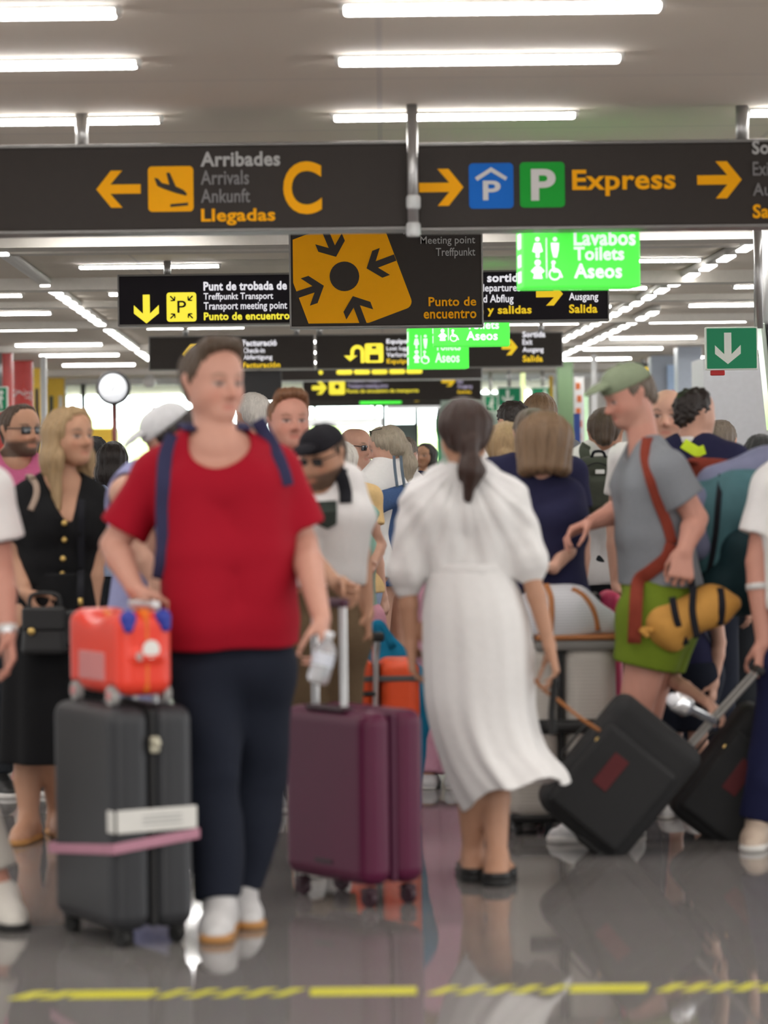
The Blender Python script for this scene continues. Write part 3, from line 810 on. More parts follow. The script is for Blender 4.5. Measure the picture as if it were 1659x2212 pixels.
def clip_poly(poly, x0, y0, x1, y1):
    for ax, lim, sg in ((0, x0, 1), (0, x1, -1), (1, y0, 1), (1, y1, -1)):
        out = []
        for i, a in enumerate(poly):
            b = poly[(i+1) % len(poly)]; ia, ib = (a[ax]-lim)*sg >= 0, (b[ax]-lim)*sg >= 0
            if ia: out.append(a)
            if ia != ib:
                t = (lim-a[ax])/(b[ax]-a[ax]); out.append((a[0]+(b[0]-a[0])*t, a[1]+(b[1]-a[1])*t))
        poly = out
    return poly
class Sign:
    """a panel hanging from the ceiling; its lettering is measured in photograph pixels on the panel's own plane"""
    def __init__(s, label, x0, x1, y0, y1, d, thick=.14, m=None, group=None, rotz=0, poles=(), cat='sign', edge=None, name='hanging_sign', rail=False):
        s.d = d; a, b = P(x0, y0, d), P(x1, y1, d); cx, cz = (a[0]+b[0])/2, (P((x0+x1)/2, y0, d)[2]+P((x0+x1)/2, y1, d)[2])/2
        W, Hh = (x1-x0)*d/FPX, (y1-y0)*d/FPX; s.W, s.Hh, s.cx, s.cz = W, Hh, cx, cz
        s.root = thing(name, label, cat, (cx, d, cz), group)
        s.px0, s.pyc = (x0+x1)/2, (y0+y1)/2
        v, f = rbox_arr((0, thick/2, 0), (W, thick, Hh), .006); s.panel = mesh_obj('panel', v, f, m, s.root, False, False)
        if edge is not None:
            A = [rbox_arr((0, thick/2, sg*(Hh/2+.006)), (W+.02, thick+.012, .014), .003) for sg in (1, -1)]+[rbox_arr((sg*(W/2+.004), thick/2, 0), (.012, thick+.012, Hh), .003) for sg in (1, -1)]
            v, f = join(*A); mesh_obj('edge_profile', v, f, edge, s.root, False, False)
        for px in poles:
            x = P(px, y0, d)[0]-cx
            tube('pole', [(cx+x, d+thick/2, cz+Hh/2-.01), (cx+x, d+thick/2, ZC)], .028, M_pole, s.root, 12)
        s.rotz = rotz; s.layer = 0
    def L(s, px, py):                      # pixel -> panel-plane metres
        return (px-s.px0)*s.d/FPX, -(py-s.pyc)*s.d/FPX
    def put(s, v, f, m, name, lift=.004, base=0):
        q = np.stack([v[:, 0], -base-lift*v[:, 2]-.0008, v[:, 1]], 1)
        return mesh_obj(name, q, [g for g in f], m, s.root, False, False)
    def text(s, body, x0, x1, y0, y1, m, bold=0, name='lettering'):
        v, f = text_arr(body, bold); v = v.copy(); a, b = s.L(x0, y1), s.L(x1, y0)
        v[:, 0] = a[0]+v[:, 0]*(b[0]-a[0]); v[:, 1] = a[1]+v[:, 1]*(b[1]-a[1]); return s.put(v, f, m, name, .005, .003)
    def shape(s, loops, m, name='pictogram', layer=1):
        v, f = shape_arr([[s.L(*p) for p in lp] for lp in loops]); return s.put(v, f, m, name, .0035, .003*(layer-1))
    def done(s):
        if s.rotz: s.root.rotation_euler = (0, 0, s.rotz)
        return s
M_pole = mat('pole_metal', (.42, .41, .40), .35, metal=.7)
M_sign = mat('sign_brown', (.038, .031, .027), .6, spec=.2); M_signlit = mat('sign_dark', (.016, .013, .018), .6, spec=.2)
M_edge = mat('sign_edge', (.20, .19, .18), .4, metal=.4); M_edgew = mat('sign_edge_pale', (.62, .63, .62), .4)
M_or = mat('sign_orange', (.95, .42, .004), .6, var=.03, spec=.12); M_gy = mat('sign_grey_text', (.42, .41, .40), .5, var=.03); M_gy2 = mat('sign_dim_text', (.20, .19, .19), .5, var=.03)
M_blue = mat('sign_blue', (.008, .14, .55), .6, var=.03, spec=.15); M_grn = mat('sign_green', (.012, .34, .035), .6, var=.03, spec=.15); M_pw = mat('sign_white', (.62, .60, .58), .5, var=.03)
M_ylit = mat('lit_yellow', (.9, .78, .05), .5, var=.02, emit=.75); M_wlit = mat('lit_white', (.85, .84, .9), .5, var=.02, emit=.7)
M_olit = mat('lit_orange', (.9, .60, .015), .5, var=.02, emit=.5); M_glit = mat('lit_green', (.07, .78, .06), .5, var=.02, emit=.85); M_exit = mat('exit_green', (.0, .22, .09), .5, var=.03, emit=.12)
M_exw = mat('exit_white', (.72, .75, .68), .5, var=.02, emit=.1); M_lil = mat('lit_lilac', (.60, .54, .78), .5, var=.02, emit=.35)
def four(s, tx, x0, x1s, ys, ms, bolds):
    for t, x1, (a, b), m, bo in zip(tx, x1s, ys, ms, bolds): s.text(t, x0, x1, a, b, m, bo)
# big brown signs right across the hall
s = Sign('wide brown hanging sign reading Arribades, Arrivals and C with an arrow pointing left', -260, 886, 317, 496, 12.75, .20, M_sign, 'brown direction signs', poles=(172,), edge=M_edge)
s.shape([arrow_pts(256, 408, 96, 80, 180)], M_or, 'arrow'); s.shape([rrect(320, 360, 418, 458, 9)], M_or, 'pictogram_square')
s.shape([[(334, 385), (341, 386), (350, 396), (366, 400), (360, 374), (367, 374), (380, 404), (397, 412), (404, 420), (402, 424), (380, 418), (352, 408), (340, 402)]], M_sign, 'aeroplane', 2)
s.shape([[(368, 442), (406, 439), (406, 445), (368, 448)]], M_sign, 'runway', 2)
s.text('Arribades', 434, 606, 330, 362, M_gy, 1); s.text('Arrivals', 434, 538, 370, 401, M_gy2, .4); s.text('Ankunft', 434, 540, 410, 440, M_gy2, .4); s.text('Llegadas', 434, 594, 453, 489, M_or, 1); s.text('C', 612, 695, 353, 467, M_or, .8)
s.done()
s = Sign('wide brown hanging sign reading Express with blue and green parking squares', 903, 1985, 309, 486, 12.75, .20, M_sign, 'brown direction signs', poles=(1610,), edge=M_edge)
s.shape([arrow_pts(953, 399, 96, 80, 0)], M_or, 'arrow'); s.shape([arrow_pts(1554, 390, 96, 80, 0)], M_or, 'arrow')
s.shape([rrect(1013, 348, 1109, 446, 9)], M_blue, 'parking_square'); s.shape([rrect(1123, 347, 1220, 445, 9)], M_grn, 'parking_square')
s.text('P', 1043, 1081, 386, 428, M_pw, .8); s.shape([[(1061, 357), (1096, 379), (1092, 386), (1061, 367), (1031, 386), (1026, 379)]], M_pw, 'roof_mark', 2)
s.text('P', 1147, 1200, 362, 430, M_pw, 1.1); s.text('Express', 1236, 1459, 365, 422, M_or, .9)
s.text('Sortida', 1625, 1735, 306, 336, M_gy, 1); s.text('Exit', 1626, 1672, 352, 382, M_gy2, .4); s.text('Ausgang', 1626, 1740, 398, 434, M_gy2, .4); s.text('Salida', 1625, 1718, 444, 474, M_or, 1)
s.done()
pr = thing('sign_post', 'slim metal post between the two wide brown signs', 'post', (P(893, 400, 12.75)[0], 12.66, 2.4))
tube('tube', [P(893, 497, 12.66), [P(893, 497, 12.66)[0], 12.66, ZC]], .024, M_pole, pr, 14)
for yy in (437, 496): lathe('bright_collar', [(.026, -.03), (.031, -.02), (.031, .02), (.026, .03)], P(893, yy, 12.66), M_edgew, pr)
# meeting point sign
s = Sign('square-patterned meeting point sign with an orange tilted square, reading Punto de encuentro', 628, 1040, 478, 703, 18.4, .16, M_sign, 'brown direction signs', poles=(700, 980), edge=M_edge)
a = math.radians(-20); c_, s_ = math.cos(a), math.sin(a); base = rrect(-113, -113, 113, 113, 16)
s.shape([clip_poly([(748+x*c_-y*s_, 594+x*s_+y*c_) for x, y in base], 633, 482, 1030, 697)], M_or, 'orange_square')
s.shape([circ(744, 596, 32)], M_sign, 'centre_dot', 2)
for cx, cy, an in ((714, 523, 68), (823, 568, 160), (668, 626, -18), (773, 670, -110)): s.shape([clip_poly(arrow_pts(cx, cy, 66, 62, an, .22), 635, 482, 1030, 697)], M_sign, 'arrow', 2)
s.text('Punt de trobada', 872, 1027, 487, 507, M_gy, .8); s.text('Meeting point', 909, 1027, 512, 533, M_gy, .2); s.text('Treffpunkt', 942, 1027, 537, 560, M_gy, .2)
s.text('Punto de', 925, 1028, 643, 663, M_or, .8); s.text('encuentro', 914, 1028, 671, 690, M_or, .8); s.done()
# transport meeting point / departures
s = Sign('long dark hanging sign reading Punt de trobada, behind the orange meeting point sign', 257, 1313, 591, 695, 22.0, .14, M_signlit, 'dark backlit direction signs', poles=(360, 770, 1180), edge=M_edge)
s.shape([arrow_pts(316, 662, 62, 54, 90, .24)], M_ylit, 'arrow'); s.shape([rrect(360, 627, 424, 690, 6)], M_ylit, 'pictogram_square')
s.text('P', 383, 402, 645, 671, M_signlit, .2)
for cx, cy, an in ((373, 640, 45), (411, 640, 135), (373, 678, -45), (411, 678, -135)): s.shape([arrow_pts(cx, cy, 15, 13, an, .2)], M_signlit, 'small_arrow', 2)
four(s, ('Punt de trobada de', 'Treffpunkt Transport', 'Transport meeting point', 'Punto de encuentro'), 440, (620, 590, 620, 625), ((605, 624), (629, 648), (649, 670), (671, 688)), (M_wlit, M_wlit, M_wlit, M_ylit), (1, .3, .3, 1))
for t, x0, x1, y0, y1, m, bo in (('Facturació i sortides', 912, 1144, 594, 613, M_wlit, 1), ('Check-in and departures', 925, 1124, 617, 638, M_wlit, .3), ('Abfertigung und Abflug', 925, 1109, 640, 662, M_wlit, .3), ('Facturación y salidas', 912, 1148, 664, 687, M_olit, 1)): s.text(t, x0, x1, y0, y1, m, bo)
s.shape([arrow_pts(1187, 640, 58, 50, 0, .24)], M_olit, 'arrow')
four(s, ('Sortida', 'Exit', 'Ausgang', 'Salida'), 1229, (1296, 1256, 1292, 1290), ((594, 611), (617, 632), (638, 659), (663, 682)), (M_wlit, M_wlit, M_wlit, M_olit), (1, .3, .3, 1)); s.done()
# check-in / lost luggage row
s = Sign('dark hanging sign reading Facturacio and Check-in above the red-shirted man', 323, 677, 727, 796, 31.5, .14, M_sign, 'dark backlit direction signs', poles=(400, 640), edge=M_edge)
s.shape([arrow_pts(420, 764, 50, 42, 180, .24)], M_olit, 'arrow'); s.shape([rrect(470, 745, 517, 787, 5), rrect(480, 752, 510, 780, 3)], M_olit, 'pictogram_square')
four(s, ('Facturació', 'Check-in', 'Abfertigung', 'Facturación'), 524, (598, 572, 588, 605), ((735, 748), (752, 763), (767, 780), (783, 795)), (M_wlit, M_wlit, M_wlit, M_olit), (1, .5, .5, 1)); s.done()
s = Sign('dark hanging sign with a yellow U-turn arrow and suitcase square, reading Equipatge', 684, 1214, 722, 793, 31.5, .14, M_sign, 'dark backlit direction signs', poles=(690, 1170), edge=M_edge)
s.shape([circ(772, 758, 15, 14, 180, 360)+[(787, 782), (779, 782)]+circ(772, 758, 7, 10, 360, 180)+[(764, 766), (772, 766), (756, 778), (743, 766), (757, 766)]], M_ylit, 'arrow')
s.shape([rrect(788, 740, 828, 782, 5), rrect(798, 764, 818, 777, 1)], M_ylit, 'pictogram_square'); s.shape([[(803, 746), (813, 746), (813, 752), (803, 752)]], M_sign, 'suitcase_handle', 2)
four(s, ('Equipatge', 'Lost luggage', 'Verlorenes', 'Equipaje'), 835, (902, 900, 896, 900), ((731, 744), (747, 758), (760, 770), (774, 787)), (M_wlit, M_wlit, M_wlit, M_olit), (1, .5, .5, 1))
s.shape([arrow_pts(1101, 752, 34, 34, 0, .26)], M_olit, 'arrow')
four(s, ('Sortida', 'Exit', 'Ausgang', 'Salida'), 1129, (1178, 1150, 1174, 1172), ((718, 731), (735, 747), (752, 766), (770, 784)), (M_wlit, M_wlit, M_wlit, M_olit), (1, .5, .5, 1)); s.done()
# farther rows
s = Sign('far dark hanging sign with a row of yellow marks, under the U-turn arrow sign', 607, 1041, 797, 820, 41, .14, M_sign, 'dark backlit direction signs', poles=(640, 1000), edge=M_edgew)
s.shape([circ(693, 803, 4.5)], M_ylit, 'yellow_dot')
for x in (727, 765, 803, 841, 878): s.shape([rrect(x, 798, x+34, 808, 4)], M_ylit, 'yellow_bar')
s.done()
s = Sign('far dark sign with right arrow and yellow square, below the row of yellow marks', 655, 1040, 814, 866, 46, .12, M_sign, 'dark backlit direction signs', poles=(670, 1030))
s.shape([arrow_pts(690, 836, 32, 28, 0, .28)], M_ylit, 'arrow'); s.shape([rrect(711, 818, 745, 851, 4), circ(728, 834, 6, 12)], M_ylit, 'pictogram_square')
s.text('Treffpunkt Transport', 751, 825, 817, 827, M_lil, .6); s.text('Transport meeting point', 751, 838, 829, 839, M_lil, .6); s.text('Punto de encuentro de transporte', 749, 904, 840, 850, M_ylit, .8)
s.shape([arrow_pts(969, 824, 30, 24, 0, .3)], M_olit, 'arrow'); four(s, ('Sortida', 'Exit', 'Ausgang', 'Salida'), 988, (1022, 1000, 1020, 1018), ((800+13, 819), (822, 830), (833, 842), (845, 852)), (M_lil, M_lil, M_lil, M_olit), (.6, .6, .6, .8)); s.done()
s = Sign('farthest dark hanging sign with a thin right arrow, low over the crowd', 645, 952, 848, 878, 48.9, .12, M_sign, 'dark backlit direction signs', poles=(660, 940))
s.shape([arrow_pts(900, 857, 26, 22, 0, .3)], M_olit, 'arrow'); s.text('Exit', 916, 940, 850, 858, M_lil, .6); s.shape([rrect(660, 855, 690, 862, 2)], M_ylit, 'yellow_bar'); s.shape([rrect(694, 855, 772, 864, 2)], M_ylit, 'yellow_bar'); s.done()
s = Sign('plain dark hanging panel right of the red-shirted man\'s head', 512, 608, 800, 866, 39, .14, M_dk, 'dark backlit direction signs', poles=(560,)); s.done()
# green toilet signs
def toilets(label, x0, x1, y0, y1, d, rot=0, withside=True, poles=()):
    s = Sign(label, x0, x1, y0, y1, d, .26, M_glit, 'green toilet signs', rot, poles=poles)
    q = lambda u, v: (x0+(x1-x0)*u, y0+(y1-y0)*v)
    for t, u1, a, b in (('Lavabos', .96, .07, .33), ('Toilets', .86, .35, .57), ('Aseos', .84, .62, .86)):
        xa, ya = q(.43, a); xb, yb = q(u1, b); s.text(t, xa, xb, ya, yb, M_wlit, .8)
    W_, Hh = x1-x0, y1-y0
    def C(u, v, r): return circ(*q(u, v), r*Hh, 16)
    s.shape([C(.12, .22, .035)], M_wlit, 'woman_pictogram'); s.shape([[q(.095, .28), q(.145, .28), q(.165, .42), q(.135, .44), q(.135, .52), q(.105, .52), q(.105, .44), q(.075, .42)]], M_wlit, 'woman_pictogram')
    s.shape([C(.27, .22, .035)], M_wlit, 'man_pictogram'); s.shape([[q(.235, .28), q(.305, .28), q(.30, .40), q(.285, .52), q(.255, .52), q(.24, .40)]], M_wlit, 'man_pictogram')
    s.shape([[q(.192, .2), q(.200, .2), q(.200, .85), q(.192, .85)]], M_wlit, 'divider')
    s.shape([C(.12, .60, .05)], M_wlit, 'baby_pictogram'); s.shape([[q(.06, .74), q(.10, .66), q(.14, .66), q(.18, .74), q(.15, .78), q(.16, .86), q(.08, .86), q(.09, .78)]], M_wlit, 'baby_pictogram')
    s.shape([C(.255, .60, .035)], M_wlit, 'wheelchair_pictogram'); s.shape([circ(*q(.265, .79), .10*Hh, 20), circ(*q(.265, .79), .075*Hh, 20)], M_wlit, 'wheelchair_pictogram')
    s.shape([[q(.24, .64), q(.262, .64), q(.268, .73), q(.31, .73), q(.335, .84), q(.32, .85), q(.30, .76), q(.25, .76)]], M_wlit, 'wheelchair_pictogram')
    # narrow side face carries white marks too
    if withside:
        for v0, hh_ in ((.1, .25), (.45, .2), (.72, .18)):
            b = rbox_arr((-s.W/2-.002, .13, s.Hh/2-s.Hh*(v0+hh_/2)), (.004, .10, s.Hh*hh_), 0); mesh_obj('side_mark', b[0], b[1], M_wlit, s.root, False, False)
    s.done(); return s
TS = toilets('largest bright green lit sign reading Lavabos Toilets Aseos, under the Express sign', 1130, 1384, 487, 620, 13.3, math.radians(4.5))
v, f = rbox_arr((0, -.10, TS.Hh/2+.012), (.30, .55, .022), .003); mesh_obj('bracket', v, f, M_pole, TS.root, False, False)
toilets('middle-sized bright green toilets sign, half hidden under the meeting point sign', 936, 1101, 664, 747, 22.8, 0, poles=(955, 1000))
toilets('smallest near bright green toilets sign, left of and behind the middle-sized one', 884, 1013, 706, 796, 25.0, math.radians(4), poles=(905, 960))
s = Sign('tiny far green lit strip sign low over the crowd', 777, 867, 847, 872, 48.2, .1, M_glit, 'green toilet signs', poles=(790, 850)); s.text('Lavabos Aseos', 784, 855, 851, 862, M_wlit, .8); s.done()
# emergency exit signs
def exitsign(label, x0, x1, y0, y1, d, man=False, poles=()):
    s = Sign(label, x0-3, x1+3, y0-3, y1+3, d, .06, M_exw, 'green exit signs', poles=poles)
    s.shape([rrect(x0, y0, x1, y1, 2)], M_exit, 'green_face'); w_, h_ = x1-x0, y1-y0; cx, cy = (x0+x1)/2, (y0+y1)/2
    if not man: s.shape([arrow_pts(cx-.08*w_, cy, h_*.78, h_*.64, 90, .23)], M_exw, 'arrow', 2)
    else:
        s.shape([circ(cx+.1*w_, y0+.2*h_, .1*h_, 12)], M_exw, 'running_man', 2)
        s.shape([[(cx-.1*w_, y0+.35*h_), (cx+.15*w_, y0+.32*h_), (cx+.3*w_, y0+.5*h_), (cx+.1*w_, y0+.5*h_), (cx+.2*w_, y0+.9*h_), (cx+.05*w_, y0+.9*h_), (cx-.02*w_, y0+.65*h_), (cx-.3*w_, y0+.8*h_), (cx-.3*w_, y0+.68*h_), (cx-.1*w_, y0+.6*h_)]], M_exw, 'running_man', 2)
    s.done(); return s
exitsign('large green emergency exit sign with a white down arrow, at the right', 1527, 1634, 709, 796, 18.5, poles=(1640,))
exitsign('small far green exit sign with a white down arrow, over two back-turned heads', 1077, 1124, 838, 876, 46, poles=(1100,))
exitsign('small far green running-man exit sign beside the small arrow sign', 1048, 1074, 855, 888, 48.5, True, poles=(1060,))
exitsign('tiny green exit sign on the red pillar at the left edge', -14, 14, 838, 888, 37.9, True, poles=(0,))
exitsign('small far green exit sign right of the pale glowing strip', 1150, 1196, 838, 872, 48.6, True, poles=(1172,))
# ------------------------------------------------------------------ pillars, kiosks and banners farther down the hall
def col_at(px0, px1, d):
    a, b = P(px0, 950, d)[0], P(px1, 950, d)[0]; return (a+b)/2, b-a
M_red = mat('red_advert', (.62, .055, .045), .35); M_redw = mat('advert_white', (.8, .74, .72), .5)
M_grey = mat('kiosk_grey', (.50, .50, .52), .5); M_gblue = mat('kiosk_blue_grey', (.36, .40, .46), .5); M_grcol = mat('green_column', (.16, .25, .13), .5)
def boxthing(name, label, cat, px0, px1, d, ytop, m, depth=.25, part='panel', z0=0, group=None):
    x, w_ = col_at(px0, px1, d); zt = min(float(P((px0+px1)/2, ytop, d)[2]), ZC)
    r = thing(name, label, cat, (x, d+depth/2, z0), group); v, f = rbox_arr((0, 0, (zt-z0)/2), (w_, depth, zt-z0), .01); mesh_obj(part, v, f, m, r, False, False); return r, x, w_, zt
def pillar(label, px0, px1, d, ms, letters):
    x, w_ = col_at(px0, px1, d); r = thing('advert_pillar', label, 'pillar', (x, d, 0), 'red advertising pillars')
    lathe('column', [(w_/2, 0), (w_/2, .02), (w_/2, ZC-.02), (w_/2, ZC)], (x, d, 0), ms, r, n=40)
    lathe('base_ring', [(w_/2+.03, 0), (w_/2+.03, .12), (w_/2, .14)], (x, d, 0), M_grey, r, n=40)
    for t, py, hgt, dx in letters:
        v, f = text_arr(t, .6); z = float(P(px0, py, d)[2]); q = v.copy(); ang = dx
        wv = hgt*.8*(len(t)*.8); th = ang+(q[:, 1]-.5)*(hgt/(w_/2)); rr = w_/2+.002+.004*q[:, 2]
        V = np.stack([rr*np.sin(th), -rr*np.cos(th), z-(q[:, 0]-.5)*wv], 1); mesh_obj('lettering', V, f, M_redw, r, False, False)
pillar('red advertising pillar at the far left edge, mostly cut off', -38, 30, 38.6, M_red, ())
pillar('second red advertising pillar with white letters, right of the first', 30, 73, 42, M_red, (('K', 850, .17, -.35), ('EY', 856, .10, .65)))
boxthing('post', 'slim white post right of the red pillars', 'post', 89, 101, 36, 768, M_white, .1)
r, x, w_, zt = boxthing('poster_panel', 'dark yellow poster panel between the red pillar and white post', 'poster', 74, 88, 45, 790, M_yel, .08)
v, f = rbox_arr((0, -.045, zt*.72), (w_*.5, .01, zt*.35), .002); mesh_obj('dark_picture', v, f, M_dk, r, False, False)
r, x, w_, zt = boxthing('notice_board', 'yellow notice board with dark and white notices by the bright window', 'notice board', 104, 140, 50.1, 806, M_yel, .08)
for nm, u, m in (('dark_notice', -.28, mat('notice_dark', (.06, .09, .08))), ('white_notice', .28, M_white)):
    v, f = rbox_arr((u*w_, -.05, 2.35), (w_*.22, .01, .62), .002); mesh_obj(nm, v, f, m, r, False, False)
boxthing('ticket_counter', 'low yellow counter front under the bright end window', 'counter', 178, 251, 48.5, 925, M_yel, .5)
# round clock on a post
d = 40; c = P(245, 838, d); rc = thing('clock', 'round white-faced station clock on a slim post', 'clock', (c[0], d, 0))
lathe('post', [(.03, 0), (.03, c[2]-.2)], (c[0], d+.03, 0), mat('clock_post', (.20, .05, .04)), rc, n=12)
lathe('rim', [(.19, -.07), (.23, -.07), (.235, 0), (.23, .07), (.19, .07)], c, M_dk, rc, (0, 1, 0), 40, False)
lathe('face', [(.001, -.062), (.205, -.06), (.205, .06), (.001, .062)], c, mat('clock_face', (.8, .82, .85), .3, emit=.7), rc, (0, 1, 0), 40)
for nm, a, L_ in (('hour_hand', 60, .07), ('minute_hand', 240, .05)):
    e = c+np.array([math.cos(math.radians(a))*L_, -.07, math.sin(math.radians(a))*L_]); tube(nm, [c+np.array([0, -.07, 0]), e], .006, M_dk, rc, 6)
tube('bracket', [c+np.array([.2, 0, -.09]), P(322, 885, d)], .008, mat('bracket_green', (.25, .3, .15)), rc, 6)
o = lathe('globe_lamp', [(.001, -.1), (.06, -.09), (.1, -.03), (.1, .03), (.06, .09), (.001, .1)], P(323, 824, 46), mat('globe_lamp', (.7, .68, .65), .3), None, n=20)
lg = thing('dome_camera', 'small pale dome camera hanging from the ceiling right of the clock', 'camera', tuple(P(323, 824, 46))); me = o.data; me.transform(Matrix.Translation(-Vector(lg.location))); o.parent = lg; o.name = 'dome'
tube('stem', [P(323, 815, 46), [P(323, 815, 46)[0], 46, ZC]], .03, M_white, lg)
# right-hand side
boxthing('kiosk', 'pale grey kiosk wall below the large exit sign', 'kiosk', 1522, 1900, 30, 770, M_grey, 1.2)
boxthing('column_cladding', 'blue-white clad column left of the pale grey kiosk', 'column', 1466, 1518, 38, 748, mat('col_bluewhite', (.45, .50, .58), .4), .5)
boxthing('column_cladding', 'mid-grey clad column behind the bald man', 'column', 1408, 1464, 42, 768, M_gblue, .5)
r, x, w_, zt = boxthing('banner', 'narrow pink and blue poster strip on the grey column', 'banner', 1443, 1465, 41.94, 788, mat('poster_blue', (.45, .60, .82), .5), .05, z0=1.6)
for i, (z, hh_) in enumerate(((.72, .22), (.30, .26))): v, f = rbox_arr((w_*.22, -.03, z), (w_*.5, .012, hh_), .004); mesh_obj('pink_mark', v, f, mat('poster_pink', (.62, .10, .22)), r, False, False)
rs = Sign('dark display box with a yellow ring, above the green-capped man', 1372, 1410, 784, 842, 44, .12, M_dk, 'far display boxes', poles=(1390,)); rs.shape([circ(1403, 812, 20, 24), circ(1403, 812, 11, 20)], M_olit, 'yellow_ring'); rs.done()
boxthing('post', 'white post behind the green-capped man\'s face', 'post', 1280, 1291, 41, 765, M_white, .12)
boxthing('green_pillar', 'muted green pillar above the bob-haired woman', 'pillar', 1206, 1240, 44, 780, M_grcol, .35)
r, x, w_, zt = boxthing('banner', 'white banner with orange-red marks right of the green pillar', 'banner', 1241, 1263, 40, 815, M_white, .06)
for k in range(6):
    v, f = rbox_arr(((-.1+.12*(k % 2))*w_, -.034, zt-.12-.17*k), (w_*.45, .01, .09), .003); mesh_obj('orange_mark', v, f, mat('banner_orange', (.62, .16, .05)), r, False, False)
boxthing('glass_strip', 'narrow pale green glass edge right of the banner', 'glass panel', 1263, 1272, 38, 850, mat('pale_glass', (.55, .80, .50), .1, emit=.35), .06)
boxthing('banner', 'small blue banner right of the bob-haired woman\'s head', 'banner', 1240, 1254, 35, 893, mat('banner_blue', (.03, .07, .30), .5), .04)
boxthing('light_pole', 'pale glowing yellow-green strip left of the green pillar', 'light strip', 1126, 1136, 48, 805, mat('glow_strip', (.75, .85, .40), .4, emit=.6), .1)
boxthing('post', 'thin yellow post above the two back-turned heads', 'post', 1188, 1196, 47, 812, M_yel, .08)
boxthing('door_post', 'bright green door post left of the woman in the white dress', 'post', 944, 952, 49.6, 900, mat('post_green', (.03, .40, .16), .4), .1)
boxthing('glass_partition', 'pale green-white partition behind the white-dressed woman\'s head', 'partition', 952, 1124, 49.7, 850, mat('partition_green', (.50, .62, .54), .4), .12)
boxthing('doorway_panel', 'dark grey door frame block behind the ponytailed woman', 'door panel', 838, 900, 50.1, 915, mat('doorgrey', (.16, .19, .19), .4), .1)
rr = Sign('wide white light box over the end windows', 662, 826, 903, 922, 49.5, .1, mat('lightbox_white', (.85, .85, .84), .4, emit=.7), 'white light boxes', poles=(680, 810)); rr.done()
rr = Sign('long thin white light box over the end windows, left of the white-dressed woman\'s head', 835, 950, 873, 884, 49.2, .1, MATS['lightbox_white'], 'white light boxes', poles=(850, 940)); rr.done()
rr = Sign('small red notice plate under the large exit sign', 1535, 1566, 800, 811, 18.5, .03, mat('red_plate', (.55, .03, .03)), poles=()); rr.done()
# dark display at the right edge
d = 19; pa, pb = P(1652, 700, d), P(1676, 930, d); r = thing('display_screen', 'dark tilted display with a pale edge at the right border', 'display', (pb[0], d, 0))
ax = nrm(pb-pa); mid = (pa+pb)/2; L_ = np.linalg.norm(pb-pa); rot = np.stack([np.cross((0, 1, 0), -ax)*-1, (0, 1, 0), -ax], 1)
v, f = rbox_arr(mid+np.array([.04, 0, 0]), (.10, .30, L_), .008, 2, rot); mesh_obj('screen_case', v, f, M_dk, r, False)
v, f = rbox_arr(mid+np.array([-.028, 0, 0]), (.03, .26, L_), .006, 2, rot); mesh_obj('pale_edge', v, f, mat('pale_edge', (.60, .70, .60), .2), r, False)
v, f = rbox_arr((pb[0]+.02, d, pb[2]/2), (.08, .12, pb[2]), .01); mesh_obj('stand', v, f, M_white, r, False)
v, f = rbox_arr((pb[0]+.02, d, .015), (.4, .4, .03), .01); mesh_obj('foot', v, f, M_grey, r, False)
tube('bracket', [pa, [pa[0]+.02, d, ZC]], .03, M_white, r)
# hazard tape on the floor
Y = 8.0; A, B = [], []
def quad(x0, x1, sk): return [(x0, Y-.055, .0015), (x1, Y-.055, .0015), (x1+sk, Y+.055, .0015), (x0+sk, Y+.055, .0015)]
X = lambda px: float(P(px, 2140, Y)[0])
segs = [(-60, -10, .0), (20, 65, .06), (85, 125, .06), (150, 325, 0.02)]+[(335+62*i, 365+62*i, .06) for i in range(5)]+[(670, 900, .0)]+[(920+60*i, 950+60*i, .06) for i in range(5)]+[(1225, 1390, .02)]+[(1412+54*i, 1442+54*i, .06) for i in range(6)]
V = []; F = []
for a, b, sk in segs:
    n = len(V); q = quad(X(a), X(b), sk); V += q+[(x, y, z-.0012) for x, y, z in q]; F += [[n, n+1, n+2, n+3]]+[[n+i, n+4+i, n+4+(i+1) % 4, n+(i+1) % 4] for i in range(4)]
o = mesh_obj('trim_20', V, F, mat('tape_yellow', (.55, .52, .03), .5), None, False); o['kind'] = 'structure'
